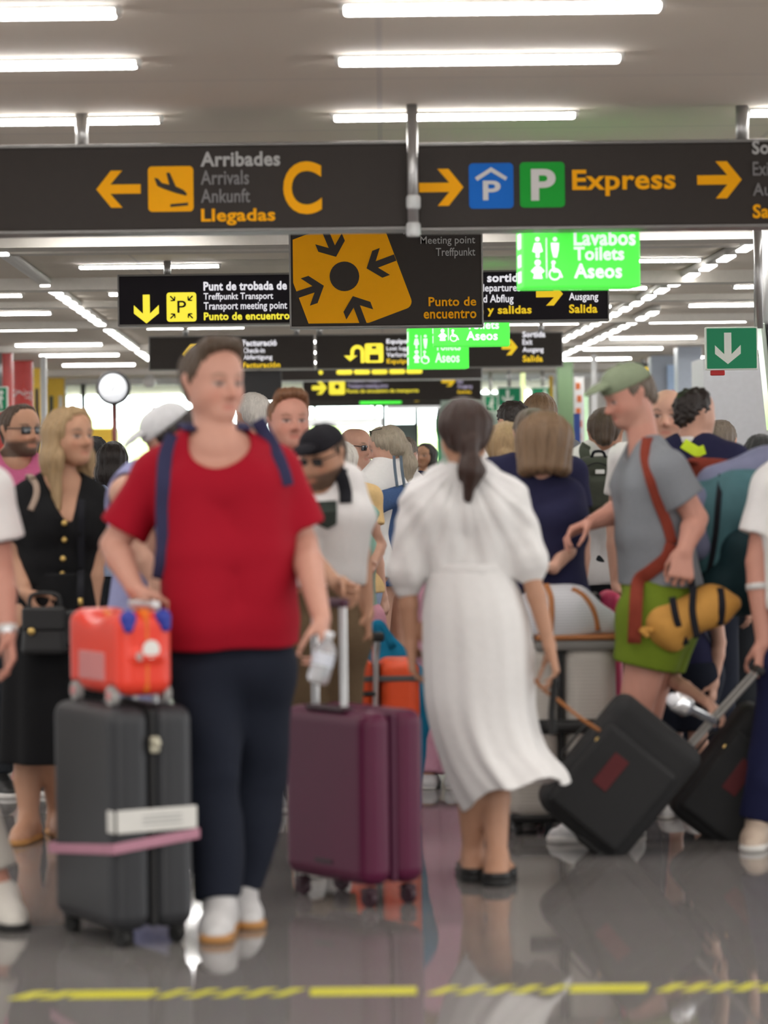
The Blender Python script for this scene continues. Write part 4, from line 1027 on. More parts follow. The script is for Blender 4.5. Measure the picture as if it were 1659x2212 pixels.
# ------------------------------------------------------------------ the crowd, nearest first
SK1 = (.56, .315, .23); SK2 = (.46, .245, .155); SK3 = (.58, .33, .25); SK4 = (.38, .19, .12); SK5 = (.54, .26, .195)
H_br = hairmat('hair_brown', (.060, .036, .022)); H_dk = hairmat('hair_dark', (.018, .012, .010)); H_bl = hairmat('hair_blonde', (.32, .21, .105)); H_db = hairmat('hair_dark_blonde', (.18, .11, .06))
H_gr = hairmat('hair_grey_blonde', (.30, .25, .19)); H_rd = hairmat('hair_reddish', (.17, .075, .035)); H_blk = hairmat('hair_black', (.010, .009, .010)); H_ash = hairmat('hair_ash', (.13, .10, .075)); H_lg = hairmat('hair_pale_grey', (.50, .46, .42)); H_choc = hairmat('hair_chocolate', (.035, .016, .011))
C_red = cloth('red_cotton', (.33, .004, .017), .06, 90, .85); C_navy = cloth('dark_navy_cotton', (.012, .015, .026)); C_navy2 = cloth('navy_jersey', (.020, .020, .055)); C_white = cloth('white_cotton', (.74, .72, .71), .04); C_black = cloth('black_crepe', (.007, .007, .008)); C_khaki = cloth('brown_khaki', (.14, .095, .055)); C_denim = cloth('blue_denim', (.055, .10, .22), .3, 200); C_grey = cloth('grey_marl', (.20, .21, .23), .15, 150); C_pink = cloth('pink_cotton', (.52, .12, .24)); C_lil = cloth('lilac_cotton', (.28, .29, .48)); C_coral = cloth('coral_cotton', (.72, .12, .10)); C_olive = cloth('olive_green_shorts', (.13, .185, .014)); C_dgrey = cloth('charcoal_cotton', (.022, .025, .030)); C_pale = cloth('pale_yellow_cotton', (.62, .42, .20)); C_blue = cloth('light_blue_cotton', (.30, .36, .50)); C_mud = cloth('muted_brown_cotton', (.16, .11, .09)); C_trim = cloth('dark_trim', (.03, .03, .035))
M_shoe = mat('white_sneaker', (.55, .54, .54), .6); M_sole = mat('tan_sole', (.42, .20, .06), .6); M_solew = mat('pale_sole', (.62, .60, .57), .6); M_bshoe = mat('black_shoe', (.012, .012, .012), .4); M_blk = mat('black_rubber', (.010, .010, .010), .6); M_gold = mat('gold_metal', (.62, .42, .14), .3, metal=.8); M_tan = mat('tan_leather', (.36, .13, .035), .5); M_steel = mat('brushed_steel', (.55, .55, .55), .28, metal=.85)
C_strap = cloth('navy_strap', (.035, .035, .085), .1, 120); C_bstrap = cloth('black_strap', (.012, .012, .016), .1, 120)
MSOLB = mat('black_sole', (.012, .012, .012), .6)
def rest(p, top=None, low=None, hair=None, style='short', shoes=True, **kw):
    """everyday clothing for somebody of whom only the upper part shows"""
    if hair is not None: p.hair(hair, style, kw.pop('length', .5), seed=int(p.d*13) % 97)
    if top is not None: p.shirt(top, **kw)
    if low is not None: p.trousers(low)
    if shoes: p.shoes(M_shoe if int(p.d*10) % 2 else M_bshoe, M_solew)
    return p

# --- man in the red T-shirt
A1 = p = Person('person in a red T-shirt and navy trousers, walking beside the dark grey suitcase', 500, 9.2, 1.80, 12, dict(
    neck=(468, 950, -.02), shR=(338, 1026, .02), elR=(246, 1178, .02), wrR=(290, 1268, -.10), shL=(588, 1014, .04), elL=(655, 1172, .05), wrL=(694, 1335, -.24),
    hipL=(556, 1440, .02), hipR=(446, 1440, 0), knR=(462, 1680, -.10), anR=(474, 1960, -.16), knL=(562, 1680, .10), anL=(520, 1930, .10)),
    build=1.0, skin=(.57, .295, .22), head=(462, 742, 0), yaw=38, pitch=4, hs=1.03, brow=(.25, .15, .10),
    hands=dict(L=dict(curl=.62, dir=(.15, -.25, -.95), thumb=(-.1, -1, -.1), palm=(-1, 0, 0)), R=dict(curl=.8, dir=(.3, -.1, -.95), thumb=(.5, -.8, 0), palm=(0, 1, 0)), footR=(.0, -1, 0), footL=(.2, -1, 0)))
p.shirt(C_red, off=.026, sleeve=.84, hem=float(P(500, 1396, 9.2)[2]), neckdrop=.030, neck=.072, flare=.016, wr=.009, cuff=.016)
p.trousers(C_navy, off=.024, offe=.030, wr=.009); p.shoes(M_shoe, M_sole, off=.010, high=.02); p.hair(hairmat('hair_mid_brown', (.075, .048, .030)), 'quiff', seed=3)
bp = thing('backpack', 'dark navy backpack worn by the red-shirted man, two straps over his shirt', 'backpack', p.base)
strap_on(p, 'strap', [(376, 940), (358, 985), (354, 1040), (352, 1100), (354, 1165), (350, 1210), (344, 1250)], C_strap, .047, .010, parent=bp)
strap_on(p, 'strap', [(556, 908), (578, 945), (598, 985), (612, 1022), (619, 1050)], C_strap, .047, .010, parent=bp)
g = Grp([('u', Box(p.tl(.62)-p.fw*.235, (.15, .09, .22), .07), .02)]); sdf_obj('bag_body', g, C_strap, bp, .009)
for sg in (1, -1): tube('strap_back', [p.tl(1.06)+p.lf*sg*.085+p.fw*.03, p.tl(1.08)+p.lf*sg*.085-p.fw*.08, p.tl(.86)+p.lf*sg*.07-p.fw*.2], 0, C_strap, bp, res=12, flat=(.047, .01), hint=p.up)

# --- woman in the white dress, from behind
A2 = p = Person('person in a long white puff-sleeved dress, brown ponytail, seen from behind', 1018, 10.1, 1.655, 176, dict(
    neck=(1002, 1022, 0), shR=(1100, 1076, 0), shL=(908, 1080, 0), elR=(1146, 1240, -.02), wrR=(1187, 1395, -.05), elL=(880, 1270, .02), wrL=(888, 1392, .03),
    knL=(1020, 1660, .02), anL=(1022, 1850, .04), knR=(1066, 1660, .06), anR=(1074, 1868, -.08)), fem=True, build=.9, skin=SK2, head=(1003, 862, 0), yaw=188, hs=1.05,
    hands=dict(R=dict(curl=.5), L=dict(curl=.45), footL=(-.1, 1, 0), footR=(.2, 1, 0)))
C_wd = cloth('white_dress_cotton', (.76, .745, .735), .03, 40, .9, .2)
J = p.j
bod = Grp([('u', p.torso(.022, .0), .01)])
for n in 'LR':
    a, e = J['sh'+n], J['el'+n]; ax = nrm(e-a); L_ = np.linalg.norm(e-a); o_ = p.lf*(1 if n == 'L' else -1)
    bod.u(Cone(a-o_*.01, a+ax*.09+o_*.004, .045, .066), .03).u(Cone(a+ax*.09+o_*.004, a+ax*L_*.80+o_*.004, .066, .074), .01).u(Cone(a+ax*L_*.80+o_*.004, a+ax*L_*.98, .073, .046), .01)
bod.cut(Plane((0, 10, P(1010, 1248, 10.1)[2]), (0, 0, -1))) if False else None
wz = float(P(1015, 1240, 10.1)[2])
top = Grp([('u', p.torso(.024, .0), .01)]); top.cut(Plane((0, 10, wz-.01), (0, 0, -1)))
top.u(Grp(bod.ops[1:]), .03); top.sub(Cone(J['neck']-p.up*.0, J['neck']+p.up*.2, .062, .075), .01)
lf_, up_ = p.lf.astype(f32), p.up.astype(f32); nb_ = J['neck'].astype(f32)
def gather(q):
    v = q-nb_; an = np.arctan2(_dot(v, lf_), -v[..., 2]+.05)
    return (.0026*np.sin(an*24)+.0018*np.sin(an*41+1)+.0035*np.sin(q[..., 0]*70+q[..., 2]*22)).astype(f32)
top.disp = gather; top.amp = .013
dr = sdf_obj('dress_top', top, C_wd, p.root, .0065)[0]
def q_(px, py): return P(px, py, 10.1)
def ring(xa, xb, py, ry, fa): c = (q_(xa, py)+q_(xb, py))/2; return (c[0], 10.1, c[2], (q_(xb, py)[0]-q_(xa, py)[0])/2, ry, fa)
sk = loft('skirt', [ring(929, 1098, 1222, .115, .004), ring(920, 1110, 1250, .128, .015), ring(910, 1140, 1330, .155, .025), ring(912, 1152, 1440, .165, .035), ring(922, 1155, 1540, .17, .045), ring(948, 1175, 1620, .19, .06), ring(975, 1215, 1675, .22, .075), ring(1000, 1226, 1706, .24, .085)],
     C_wd, p.root, 120, 60, ((7, .4, .5), (11, 1.7, .35), (17, .9, .25)), .006, lambda a: .045*math.cos(a)*1.0-.025*math.sin(a)-.02*math.cos(2*a)+.012*math.sin(5*a))
loft('waistband', [ring(928, 1100, 1216, .118, .002), ring(926, 1102, 1226, .122, .002), ring(927, 1103, 1238, .122, .002)], C_wd, p.root, 80, 8, ((18, 0, 1),), .008)
p.hair(H_choc, 'pony', .80, 5); tube('hair_tie', [p.hp(.07, -.43, .36), p.hp(0, -.50, .33), p.hp(-.07, -.43, .36)], .012, mat('hair_tie', (.25, .2, .2), .4), p.root, 8, 10)
p.shoes(M_bshoe, MSOLB, off=.006, high=-.018, name='ballet_flat')

# --- blonde woman in black
A3 = p = Person('person with long blonde hair in a black gold-buttoned dress holding a black handbag', 122, 11.4, 1.645, 18, dict(
    neck=(132, 1040, 0), shR=(62, 1072, 0), shL=(196, 1072, .02), elR=(32, 1205, -.02), wrR=(55, 1280, -.14), elL=(206, 1215, 0), wrL=(200, 1320, -.05), knR=(62, 1640, 0), anR=(62, 1772, -.05), knL=(120, 1640, 0), anL=(125, 1750, .12)),
    fem=True, skin=SK2, head=(150, 882, 0), yaw=48, hands=dict(R=dict(curl=.8, dir=(.5, -.3, -.8)), footR=(-.15, -1, 0)))
p.shirt(C_black, off=.014, sleeve=.75, hem=float(P(122, 1262, 11.4)[2]), vneck=.085, flare=-.002, name='dress_top', wr=.003, cuff=.018)
c0 = lambda py, rx, ry, fa, dx=0: (p.base[0]+dx, 11.4, float(P(122, py, 11.4)[2]), rx, ry, fa)
loft('long_skirt', [c0(1236, .150, .125, .01), c0(1290, .175, .14, .02), c0(1360, .195, .16, .03), c0(1480, .205, .18, .05), c0(1600, .215, .20, .06), c0(1642, .22, .205, .065)], C_black, p.root, 80, 40, ((6, .3, .6), (9, 2, .5)), .005)
for i, (x, y) in enumerate(((137, 1095), (139, 1130), (139, 1166), (136, 1207), (134, 1240))):
    t = trace(p.shirt_g, x, y, p.d, .002); lathe('button', [(.001, -.004), (.011, -.004), (.012, 0), (.008, .004), (.001, .004)], t, M_gold, p.root, (0, -1, 0), 14)
p.hair(H_bl, 'long', 1.35, 8, .01); p.shoes(mat('tan_sandal', (.36, .17, .07), .6), M_sole, off=.004, high=-.03, name='sandal')
# --- man in the pocket T-shirt
A4 = p = Person('person with dark cap and brown beard, white T-shirt with dark green chest pocket', 694, 10.4, 1.575, 5, dict(
    neck=(690, 1025, -.04), shR=(622, 1040, 0), shL=(748, 1036, .02), elL=(778, 1190, .05), wrL=(794, 1325, -.02), elR=(650, 1185, -.20), wrR=(728, 1262, -.44), knR=(672, 1540, 0), knL=(735, 1540, .05), anL=(728, 1800, .1), anR=(672, 1815, 0)),
    build=.86, skin=SK2, head=(684, 928, -.06), hs=.92, yaw=-38, pitch=22, stubble=.95, brow=(.055, .032, .02), hands=dict(L=dict(curl=.9, dir=(0, -.1, -1)), R=dict(curl=.9, dir=(.55, -.35, -.35), palm=(0, 0, -1), thumb=(.1, -.2, .5))))
p.shirt(C_white, off=.016, sleeve=.62, hem=float(P(710, 1262, 10.4)[2]), flare=.006, wr=.006, cuff=.025, neckdrop=.012)
p.trousers(C_khaki, waist=.36); p.shoes(M_shoe, M_solew); p.hair(H_br, 'short', seed=4, capped=True); p.cap(cloth('dark_cap_cotton', (.014, .013, .017))); p.sunglasses()
g = Grp([('u', Cone(p.hp(0, .18, .14), p.hp(0, .22, -.02), .24*p.hh, .15*p.hh), .02)]); g.cut(Plane(p.hp(0, 0, .20), p.hu)); g.disp = wrinkle(.004, 4, 2); g.amp = .006; sdf_obj('beard', g, H_br, p.root, .007)
V = []
def pocket(p, pts, m, name):
    q = [trace(p.shirt_g, x, y, p.d, .003) for x, y in pts]; V = q+[a+np.array([0, -.006, 0]) for a in q]; n = len(q)
    return mesh_obj(name, V, [list(range(n, 2*n))]+[[i, (i+1) % n, n+(i+1) % n, n+i] for i in range(n)], m, p.root, False)
pocket(p, [(683, 1083), (705, 1082), (727, 1081), (728, 1105), (727, 1132), (708, 1143), (688, 1134), (684, 1108)], cloth('dark_green_pocket', (.035, .045, .038)), 'chest_pocket')
bp = thing('backpack', 'black backpack of the man in the pocket T-shirt, one strap over his shoulder', 'backpack', p.base)
strap_on(p, 'strap', [(722, 1002), (738, 1030), (746, 1060), (747, 1085)], C_bstrap, .045, .010, parent=bp)
g = Grp([('u', Box(p.tl(.62)-p.fw*.225, (.14, .08, .20), .06), .02)]); sdf_obj('bag_body', g, C_bstrap, bp, .010)
tube('strap_back', [p.tl(1.02)+p.lf*.075+p.fw*.03, p.tl(1.04)+p.lf*.08-p.fw*.08, p.tl(.9)+p.lf*.07-p.fw*.19], 0, C_bstrap, bp, res=10, flat=(.045, .01), hint=p.up)
# --- red-haired man behind him
p = rest(Person('person with short reddish hair, face turned to the camera, just behind the red-shirted man\'s shoulder', 628, 12.3, 1.715, 8, dict(neck=(634, 1000, 0)), skin=SK5, head=(623, 851, 0), yaw=18, brow=(.25, .12, .07)), C_mud, C_dgrey, H_rd, 'quiff')
# --- person in the pale cap
A5 = p = Person('person in a pale grey cap and lilac top, bent forward behind the red-shirted man', 312, 10.5, 1.62, -80, dict(
    neck=(322, 1012, 0), shL=(268, 1062, -.16), shR=(300, 1062, .15), elL=(300, 1190, -.18), wrL=(338, 1260, -.2)), fem=True, skin=SK1, head=(334, 890, 0), yaw=-78, pitch=32, lean=.05, hands=dict(L=dict(curl=.5)))
p.shirt(C_lil, off=.014, sleeve=None, hem=float(P(300, 1330, 10.5)[2]), flare=.025, name='sleeveless_top', neckdrop=.02, neck=.07, armhole=True)
p.trousers(C_lil, name='wide_trousers'); p.shoes(M_shoe, M_solew); p.hair(H_dk, 'bob', .32, 9, capped=True); p.cap(cloth('pale_cap_cotton', (.60, .60, .61)))
# --- bearded man in pink
p = rest(Person('person with a dark beard and sunglasses in a pink T-shirt, at the far left', 32, 13.0, 1.69, 25, dict(neck=(30, 988, 0)), skin=SK2, head=(44, 876, 0), yaw=42, stubble=.95, brow=(.05, .03, .02)), C_pink, C_dgrey, H_br, 'short', off=.016)
p.sunglasses()
# --- cut-off figures at both borders
A7 = p = Person('person cut off by the left border, bare arm with wristwatch, white shoe', -190, 9.3, 1.75, 20, dict(
    shL=(-22, 1055, 0), elL=(2, 1240, .02), wrL=(16, 1372, -.06), anL=(4, 1945, 0), knL=(-85, 1640, 0)), build=.95, skin=SK5, hands=dict(L=dict(curl=.4), footL=(.35, -1, 0)))
p.shirt(C_white, off=.018, sleeve=.62, cuff=.03); p.trousers(cloth('pale_stone_trousers', (.45, .42, .38)), end=.9); p.shoes(mat('offwhite_shoe', (.58, .55, .50), .6), MSOLB, off=.012, high=.03); p.hair(H_br, 'short')
e = p.j['el'+'L']+(p.j['shL']-p.j['elL'])*.38; ax = nrm(p.j['shL']-p.j['elL']); lathe('sleeve_band', [(.073, -.006), (.0745, -.006), (.0745, .007), (.072, .007)], e+ax*.005, C_trim, p.root, ax, 24, False)
w0 = p.j['wrL']+(p.j['elL']-p.j['wrL'])*.08; ax = nrm(p.j['elL']-p.j['wrL'])
lathe('wristwatch', [(.030, -.011), (.034, -.011), (.034, .011), (.030, .011)], w0, mat('watch_white', (.6, .58, .56), .4), p.root, ax, 20, False); box('watch_case', w0+np.array([.006, -.035, 0]), (.032, .010, .034), M_steel, p.root, .004)
A8 = p = Person('person cut off by the right border, white T-shirt and navy trousers', 1765, 10.95, 1.74, -150, dict(
    shL=(1668, 1050, .02), elL=(1636, 1215, 0), wrL=(1650, 1390, -.04), shR=(1790, 1045, 0), knL=(1668, 1640, 0), anL=(1640, 1810, 0), hipL=(1712, 1440, 0), knR=(1800, 1640, 0), anR=(1802, 1800, -.05)), build=1.05, skin=SK5, hands=dict(L=dict(curl=.85, thumb=(-.7, -.3, 0)), footL=(-.25, -.9, 0)))
p.shirt(C_white, off=.02, sleeve=.66, cuff=.028); p.trousers(cloth('blue_navy_trousers', (.010, .012, .045)), off=.022, offe=.04); p.shoes(mat('beige_shoe', (.48, .38, .30), .6), M_solew); p.hair(H_br, 'short')
w0 = p.j['elL']+(p.j['wrL']-p.j['elL'])*.30; ax = nrm(p.j['elL']-p.j['wrL']); lathe('arm_band', [(.047, -.012), (.050, -.012), (.050, .012), (.047, .012)], w0, mat('watch_white', (.6, .58, .56)), p.root, ax, 20, False)

# --- man with the green cap
A9 = p = Person('person in a sage green cap, grey T-shirt and olive shorts, carrying bags, facing left', 1428, 11.2, 1.785, -82, dict(
    neck=(1396, 975, 0), shL=(1440, 1015, -.19), shR=(1388, 1010, .18), elL=(1504, 1120, -.20), wrL=(1478, 1190, -.26), elR=(1345, 1100, .16), wrR=(1280, 1128, .06),
    hipL=(1416, 1330, -.09), hipR=(1432, 1330, .09), knL=(1368, 1560, -.10), anL=(1310, 1780, -.08), knR=(1390, 1570, .10), anR=(1345, 1770, .10)), build=1.0, skin=SK5, head=(1337, 797, 0), yaw=-72, pitch=20, hs=.92, stubble=.25, brow=(.3, .2, .15),
    hands=dict(L=dict(curl=.8, dir=(-.15, -.2, -.95)), R=dict(curl=.55, dir=(-.85, -.2, -.35), palm=(0, -.2, -1), thumb=(-.2, -.9, .2)), footL=(-1, -.1, 0), footR=(-1, 0, 0)))
p.shirt(C_grey, off=.022, sleeve=.66, hem=float(P(1400, 1262, 11.2)[2]), flare=.02, wr=.008, cuff=.014, neckdrop=.01)
p.trousers(C_olive, off=.045, end=.24, offe=.05, name='shorts'); p.shoes(M_shoe, M_solew); p.hair(H_ash, 'short', seed=6, capped=True); p.cap(cloth('sage_cap_cotton', (.22, .26, .17)))
# --- bob-haired woman bending over the pale luggage
A10 = p = Person('person with a dark blonde bob and navy top, bent over the pale striped duffel', 1176, 11.7, 1.62, 165, dict(
    neck=(1172, 1040, -.06), shR=(1222, 1070, -.05), shL=(1112, 1070, .06), elR=(1236, 1175, -.1), wrR=(1196, 1228, -.16)), fem=True, skin=SK1, head=(1178, 898, -.04), yaw=172, pitch=14, lean=.02, hs=1.08, hands=dict(R=dict(curl=.5, dir=(-.5, -.2, .1))))
p.shirt(C_navy2, off=.020, sleeve=.98, hem=float(P(1180, 1275, 11.7)[2]), flare=.015, vneck=0, wr=.005); p.trousers(C_navy2); p.shoes(M_bshoe, M_solew); p.hair(H_db, 'bob', .56, 11, .035)
# --- queue in the middle and at the back
rest(Person('person with a blonde ponytail and white top, back turned, right of the white-dressed woman', 1092, 13.5, 1.62, 178, fem=True, skin=SK1, head=(1092, 913, 0), yaw=175, hs=1.08), C_white, C_denim, H_bl, 'pony', length=.8)
rest(Person('person with short dark brown hair, back turned, left of the tousled blond head', 1108, 16.2, 1.76, 180, skin=SK1, head=(1108, 868, 0), yaw=200), C_white, C_dgrey, H_dk, 'curly')
rest(Person('person with tousled blond hair, back of the head only, above the bob-haired woman', 1166, 17.2, 1.83, 180, skin=SK1, head=(1166, 851, 0), yaw=170, hs=1.1), C_grey, C_denim, H_db, 'short')
rest(Person('person with greying brown hair, only the crown showing over the bob-haired woman', 1150, 13.0, 1.70, 180, skin=SK1, head=(1150, 884, 0), yaw=180), C_navy2, C_dgrey, H_ash, 'short')
A14 = p = rest(Person('person in a white T-shirt with an olive backpack, back turned, beside the green-capped man', 1292, 14.0, 1.69, 176, dict(neck=(1304, 968, 0)), skin=SK4, head=(1308, 882, 0), yaw=170, build=1.1), C_white, C_dgrey, H_br, 'short', off=.018)
A15 = p = Person('person with a bald head facing the camera behind the green-capped man\'s shoulder', 1440, 13.3, 1.77, -6, skin=SK1, head=(1443, 840, 0), yaw=-14, brow=(.20, .12, .09), hs=1.06, stubble=.25)
rest(p, C_white, C_navy, H_br, 'fringe_rim')
A16 = p = Person('person with curly dark hair in a navy jersey with a neon yellow stripe', 1504, 12.6, 1.75, 150, dict(neck=(1497, 960, 0)), skin=SK1, head=(1502, 842, 0), yaw=125, hs=.86)
p.hair(H_dk, 'curly', seed=3, vol=.015); p.shirt(C_navy2, off=.018, sleeve=.7, neckdrop=-.012, neck=.07, flare=.01, name='jersey'); p.trousers(C_navy); p.shoes(M_bshoe, M_solew)
lathe('white_collar', [(.064, -.010), (.070, -.010), (.066, .014), (.060, .014)], p.j['neck']+np.array([0, 0, .015]), C_white, p.root, (0, .1, 1), 28, False)
strap_on(p, 'neon_stripe', [(1476, 958), (1492, 968), (1508, 976), (1523, 972)], mat('neon_yellow', (.62, .82, .02), .6), .045, .006)
p = rest(Person('person with straight brown hair in a coral T-shirt before the grey kiosk', 1562, 15.5, 1.66, 176, skin=SK1, head=(1556, 909, 0), yaw=170, hs=1.02), C_coral, C_dgrey, H_ash, 'short', off=.016)
strap_on(p, 'bag_strap', [(1584, 994), (1592, 1004), (1600, 1020)], C_bstrap, .04, .008)
rest(Person('person with a small dark hair bun, between the navy jersey and coral T-shirt', 1514, 18.0, 1.64, 178, fem=True, skin=SK2, head=(1514, 920, 0), yaw=170), C_coral, C_dgrey, H_dk, 'bun')
rest(Person('person with long black hair at the right border beneath the dark display', 1648, 13.6, 1.56, 190, fem=True, skin=SK2, head=(1644, 940, 0), yaw=190), C_dgrey, C_dgrey, H_blk, 'long', length=.9)
# ponytailed woman with the denim bag
A20 = p = Person('person with grey-blonde ponytail, sunglasses on her head, white top and denim skirt', 845, 16.0, 1.635, -140, dict(neck=(838, 1000, 0), elR=(905, 1098, .1), wrR=(830, 1108, .02), elL=(790, 1098, .1), wrL=(800, 1120, .0)), fem=True, build=1.1, skin=SK1, head=(822, 924, 0), yaw=-98, pitch=16, hands=dict(R=dict(curl=.4)), h=.008)
p.hair(H_gr, 'pony', .9, 12); p.sunglasses(True)
p.shirt(C_white, off=.02, sleeve=None, flare=.01, name='top', wr=.004)
for n in 'LR':
    g = Grp([('u', p.arm(n, .016, 'upper', .6, .02), .01)]); sdf_obj('navy_sleeve', g, C_navy2, p.root, .009)
c1 = lambda py, rx, ry, fa: (p.base[0]+.01, 16.0, float(P(845, py, 16)[2]), rx, ry, fa)
loft('denim_skirt', [c1(1090, .13, .11, .01), c1(1150, .16, .14, .015), c1(1220, .165, .15, .02), c1(1264, .17, .155, .03)], C_denim, p.root, 60, 24, ((7, 0, 1),), .006); p.shoes(M_shoe, M_solew)
bg_ = thing('denim_bag', 'small denim shoulder bag on the ponytailed woman\'s back', 'bag', P(852, 1075, 15.78))
g = Grp([('u', Cone(P(822, 1084, 15.80), P(886, 1062, 15.80), .060, .052, ((0, 1, 0), .6)), .02)]); g.disp = wrinkle(.004, 2, 5); g.amp = .006; sdf_obj('bag_body', g, C_denim, bg_, .008)
for a, b in ((853, 858), (868, 874)): tube('strap', [P(a-2, 985, 15.86), P(a, 1012, 15.78), P(b, 1052, 15.76)], 0, cloth('grey_strap', (.10, .13, .17)), bg_, res=12, flat=(.016, .006))
A21 = p = rest(Person('person with a bald head and dark sunglasses, facing right, beside the ponytailed woman', 772, 17.0, 1.635, 40, dict(neck=(772, 1000, 0)), skin=SK1, head=(772, 925, 0), yaw=52, pitch=6, h=.0085), C_white, C_dgrey, H_lg, 'fringe_rim', off=.016)
p.sunglasses()
rest(Person('person with brown hair in a navy T-shirt, back turned, right of the ponytailed woman', 884, 18.2, 1.60, 180, skin=SK1, head=(874, 946, 0), yaw=160), C_navy2, C_dgrey, H_ash, 'short')
p = rest(Person('person with dark hair and white top, small and far off, facing the camera', 926, 26.5, 1.62, -10, fem=True, skin=SK4, head=(922, 958, 0), yaw=-30, tilt=-8, h=.011), C_white, C_denim, H_dk, 'long', length=.6)
rest(Person('person with white hair in a pale yellow top, behind the pocket T-shirt', 752, 15.0, 1.56, 150, fem=True, skin=SK1, head=(736, 956, 0), yaw=140), C_pale, C_blue, H_lg, 'bob', length=.4)
rest(Person('person with thin pale grey hair, half hidden by the red-shirted man\'s cheek', 545, 16.0, 1.81, 200, skin=SK1, head=(546, 850, 0), yaw=200), C_blue, C_dgrey, H_lg, 'short')
rest(Person('person with black hair far off, just right of the blonde woman in black', 204, 19.0, 1.61, 180, skin=SK2, head=(205, 944, 0), yaw=180), C_dgrey, C_dgrey, H_blk, 'curly')
rest(Person('person with long dark brown hair, far off between blonde woman and pale cap', 242, 17.5, 1.57, 180, fem=True, skin=SK2, head=(243, 955, 0), yaw=170), C_blue, C_dgrey, H_dk, 'long', length=.9)
rest(Person('person very far off with dark hair, left of the bald man in sunglasses', 722, 38.0, 1.72, 0, skin=SK2, head=(722, 957, 0), h=.014), C_dgrey, C_dgrey, H_blk, 'short')
# children
A_c1 = p = Person('child in pink shorts with bare arms, half hidden behind the pocket T-shirt', 748, 13.5, 1.34, 10, dict(elL=(822, 1178, .03), wrL=(806, 1222, -.1), shL=(790, 1112, 0)), skin=SK1, fem=True, hs=1.05, h=.008, head=(734, 1030, 0))
p.hair(H_br, 'bob', .4); p.shirt(cloth('mint_cotton', (.25, .42, .36)), sleeve=.12); p.trousers(cloth('pink_frill_shorts', (.62, .30, .38)), off=.03, end=.42, offe=.05, name='shorts'); p.shoes(M_shoe, M_solew)
p = Person('child in pink, almost wholly hidden behind the white-dressed woman', 950, 13.0, 1.12, 170, skin=SK1, fem=True, hs=1.25, h=.0095)
p.hair(H_bl, 'bob', .4); p.shirt(cloth('pink_cotton_light', (.66, .34, .44)), sleeve=.5, off=.02); p.trousers(cloth('pink_cotton_light', (.66, .34, .44)), off=.03, offe=.04); p.shoes(M_shoe, M_solew)
A_c2 = p = Person('child hidden behind the teal backpack, one bare arm reaching down to the black suitcase', 1480, 11.85, 1.10, -30, dict(shR=(1432, 1372, -.35), elR=(1458, 1472, -.6), wrR=(1532, 1520, -.82), neck=(1460, 1335, 0)), skin=SK1, hs=1.25, hands=dict(R=dict(curl=.55, dir=(.75, -.1, -.6), palm=(0, .2, -1))))
p.hair(H_br, 'short'); p.shirt(C_navy2, sleeve=.25, off=.012); p.trousers(C_navy, end=.42, off=.03, offe=.04, name='shorts'); p.shoes(M_shoe, M_solew)
# ------------------------------------------------------------------ luggage and things in hand
def lmesh(name, arr, m, parent, smooth=False): return mesh_obj(name, arr[0], arr[1], m, parent, smooth, False)
def Rz(a): c, s_ = math.cos(a), math.sin(a); return np.array([[c, -s_, 0], [s_, c, 0], [0, 0, 1]])
def spinner(parent, x, y, m1, m2, r=.028, h=.05, name='wheel'):
    w_ = lmesh(name, lathe_arr([(r*.4, -.012), (r, -.011), (r, .011), (r*.4, .012)], (x, y, r), (1, .2, 0), 18), m1, parent, False)
    lmesh('fork', join(rbox_arr((x, y, r+.018), (.034, .030, h*.75), .006), rbox_arr((x, y, h+.002), (.045, .045, .014), .005)), m2, w_)
def suitcase(label, px, d, W, T, H0, H1, rot, m, mw, group=None, ribs=0, rib_m=None, bev=.045, name='suitcase', zipm=None):
    """upright case: T across the narrow side (local x), W across the wide side (local y)"""
    b = P(px, 1500, d); r = thing(name, label, 'suitcase', (b[0], d, 0), group, math.radians(rot))
    hz = H1-H0
    for sg in (1, -1): lmesh('shell', rbox_arr((sg*(T/4+.004), 0, H0+hz/2), (T/2-.008, W, hz), bev, 5), m, r, False)
    lmesh('zip_band', rbox_arr((0, 0, H0+hz/2), (.022, W-.016, hz-.016), bev*.8, 4), zipm or mat('zip_black', (.012, .012, .013), .6), r)
    if ribs:
        A = []
        for k in range(ribs):
            yy = (k+.5-ribs/2)*(W-.12)/ribs
            for sg in (1, -1): A.append(rbox_arr((sg*(T/2-.001), yy, H0+hz/2), (.008, (W-.12)/ribs*.55, hz-.16), .004, 2))
        q = join(*A); q = lmesh('rib_relief', q, rib_m or m, r)
    for sx in (1, -1):
        for sy in (1, -1): spinner(r, sx*(T/2-.045), sy*(W/2-.05), mw, mw)
    return r
M_gcase = mat('graphite_shell', (.024, .025, .029), .45, var=.1); M_pcase = mat('plum_shell', (.085, .006, .034), .42, var=.08, spec=.3); M_plumw = mat('plum_wheel', (.030, .006, .014), .5)
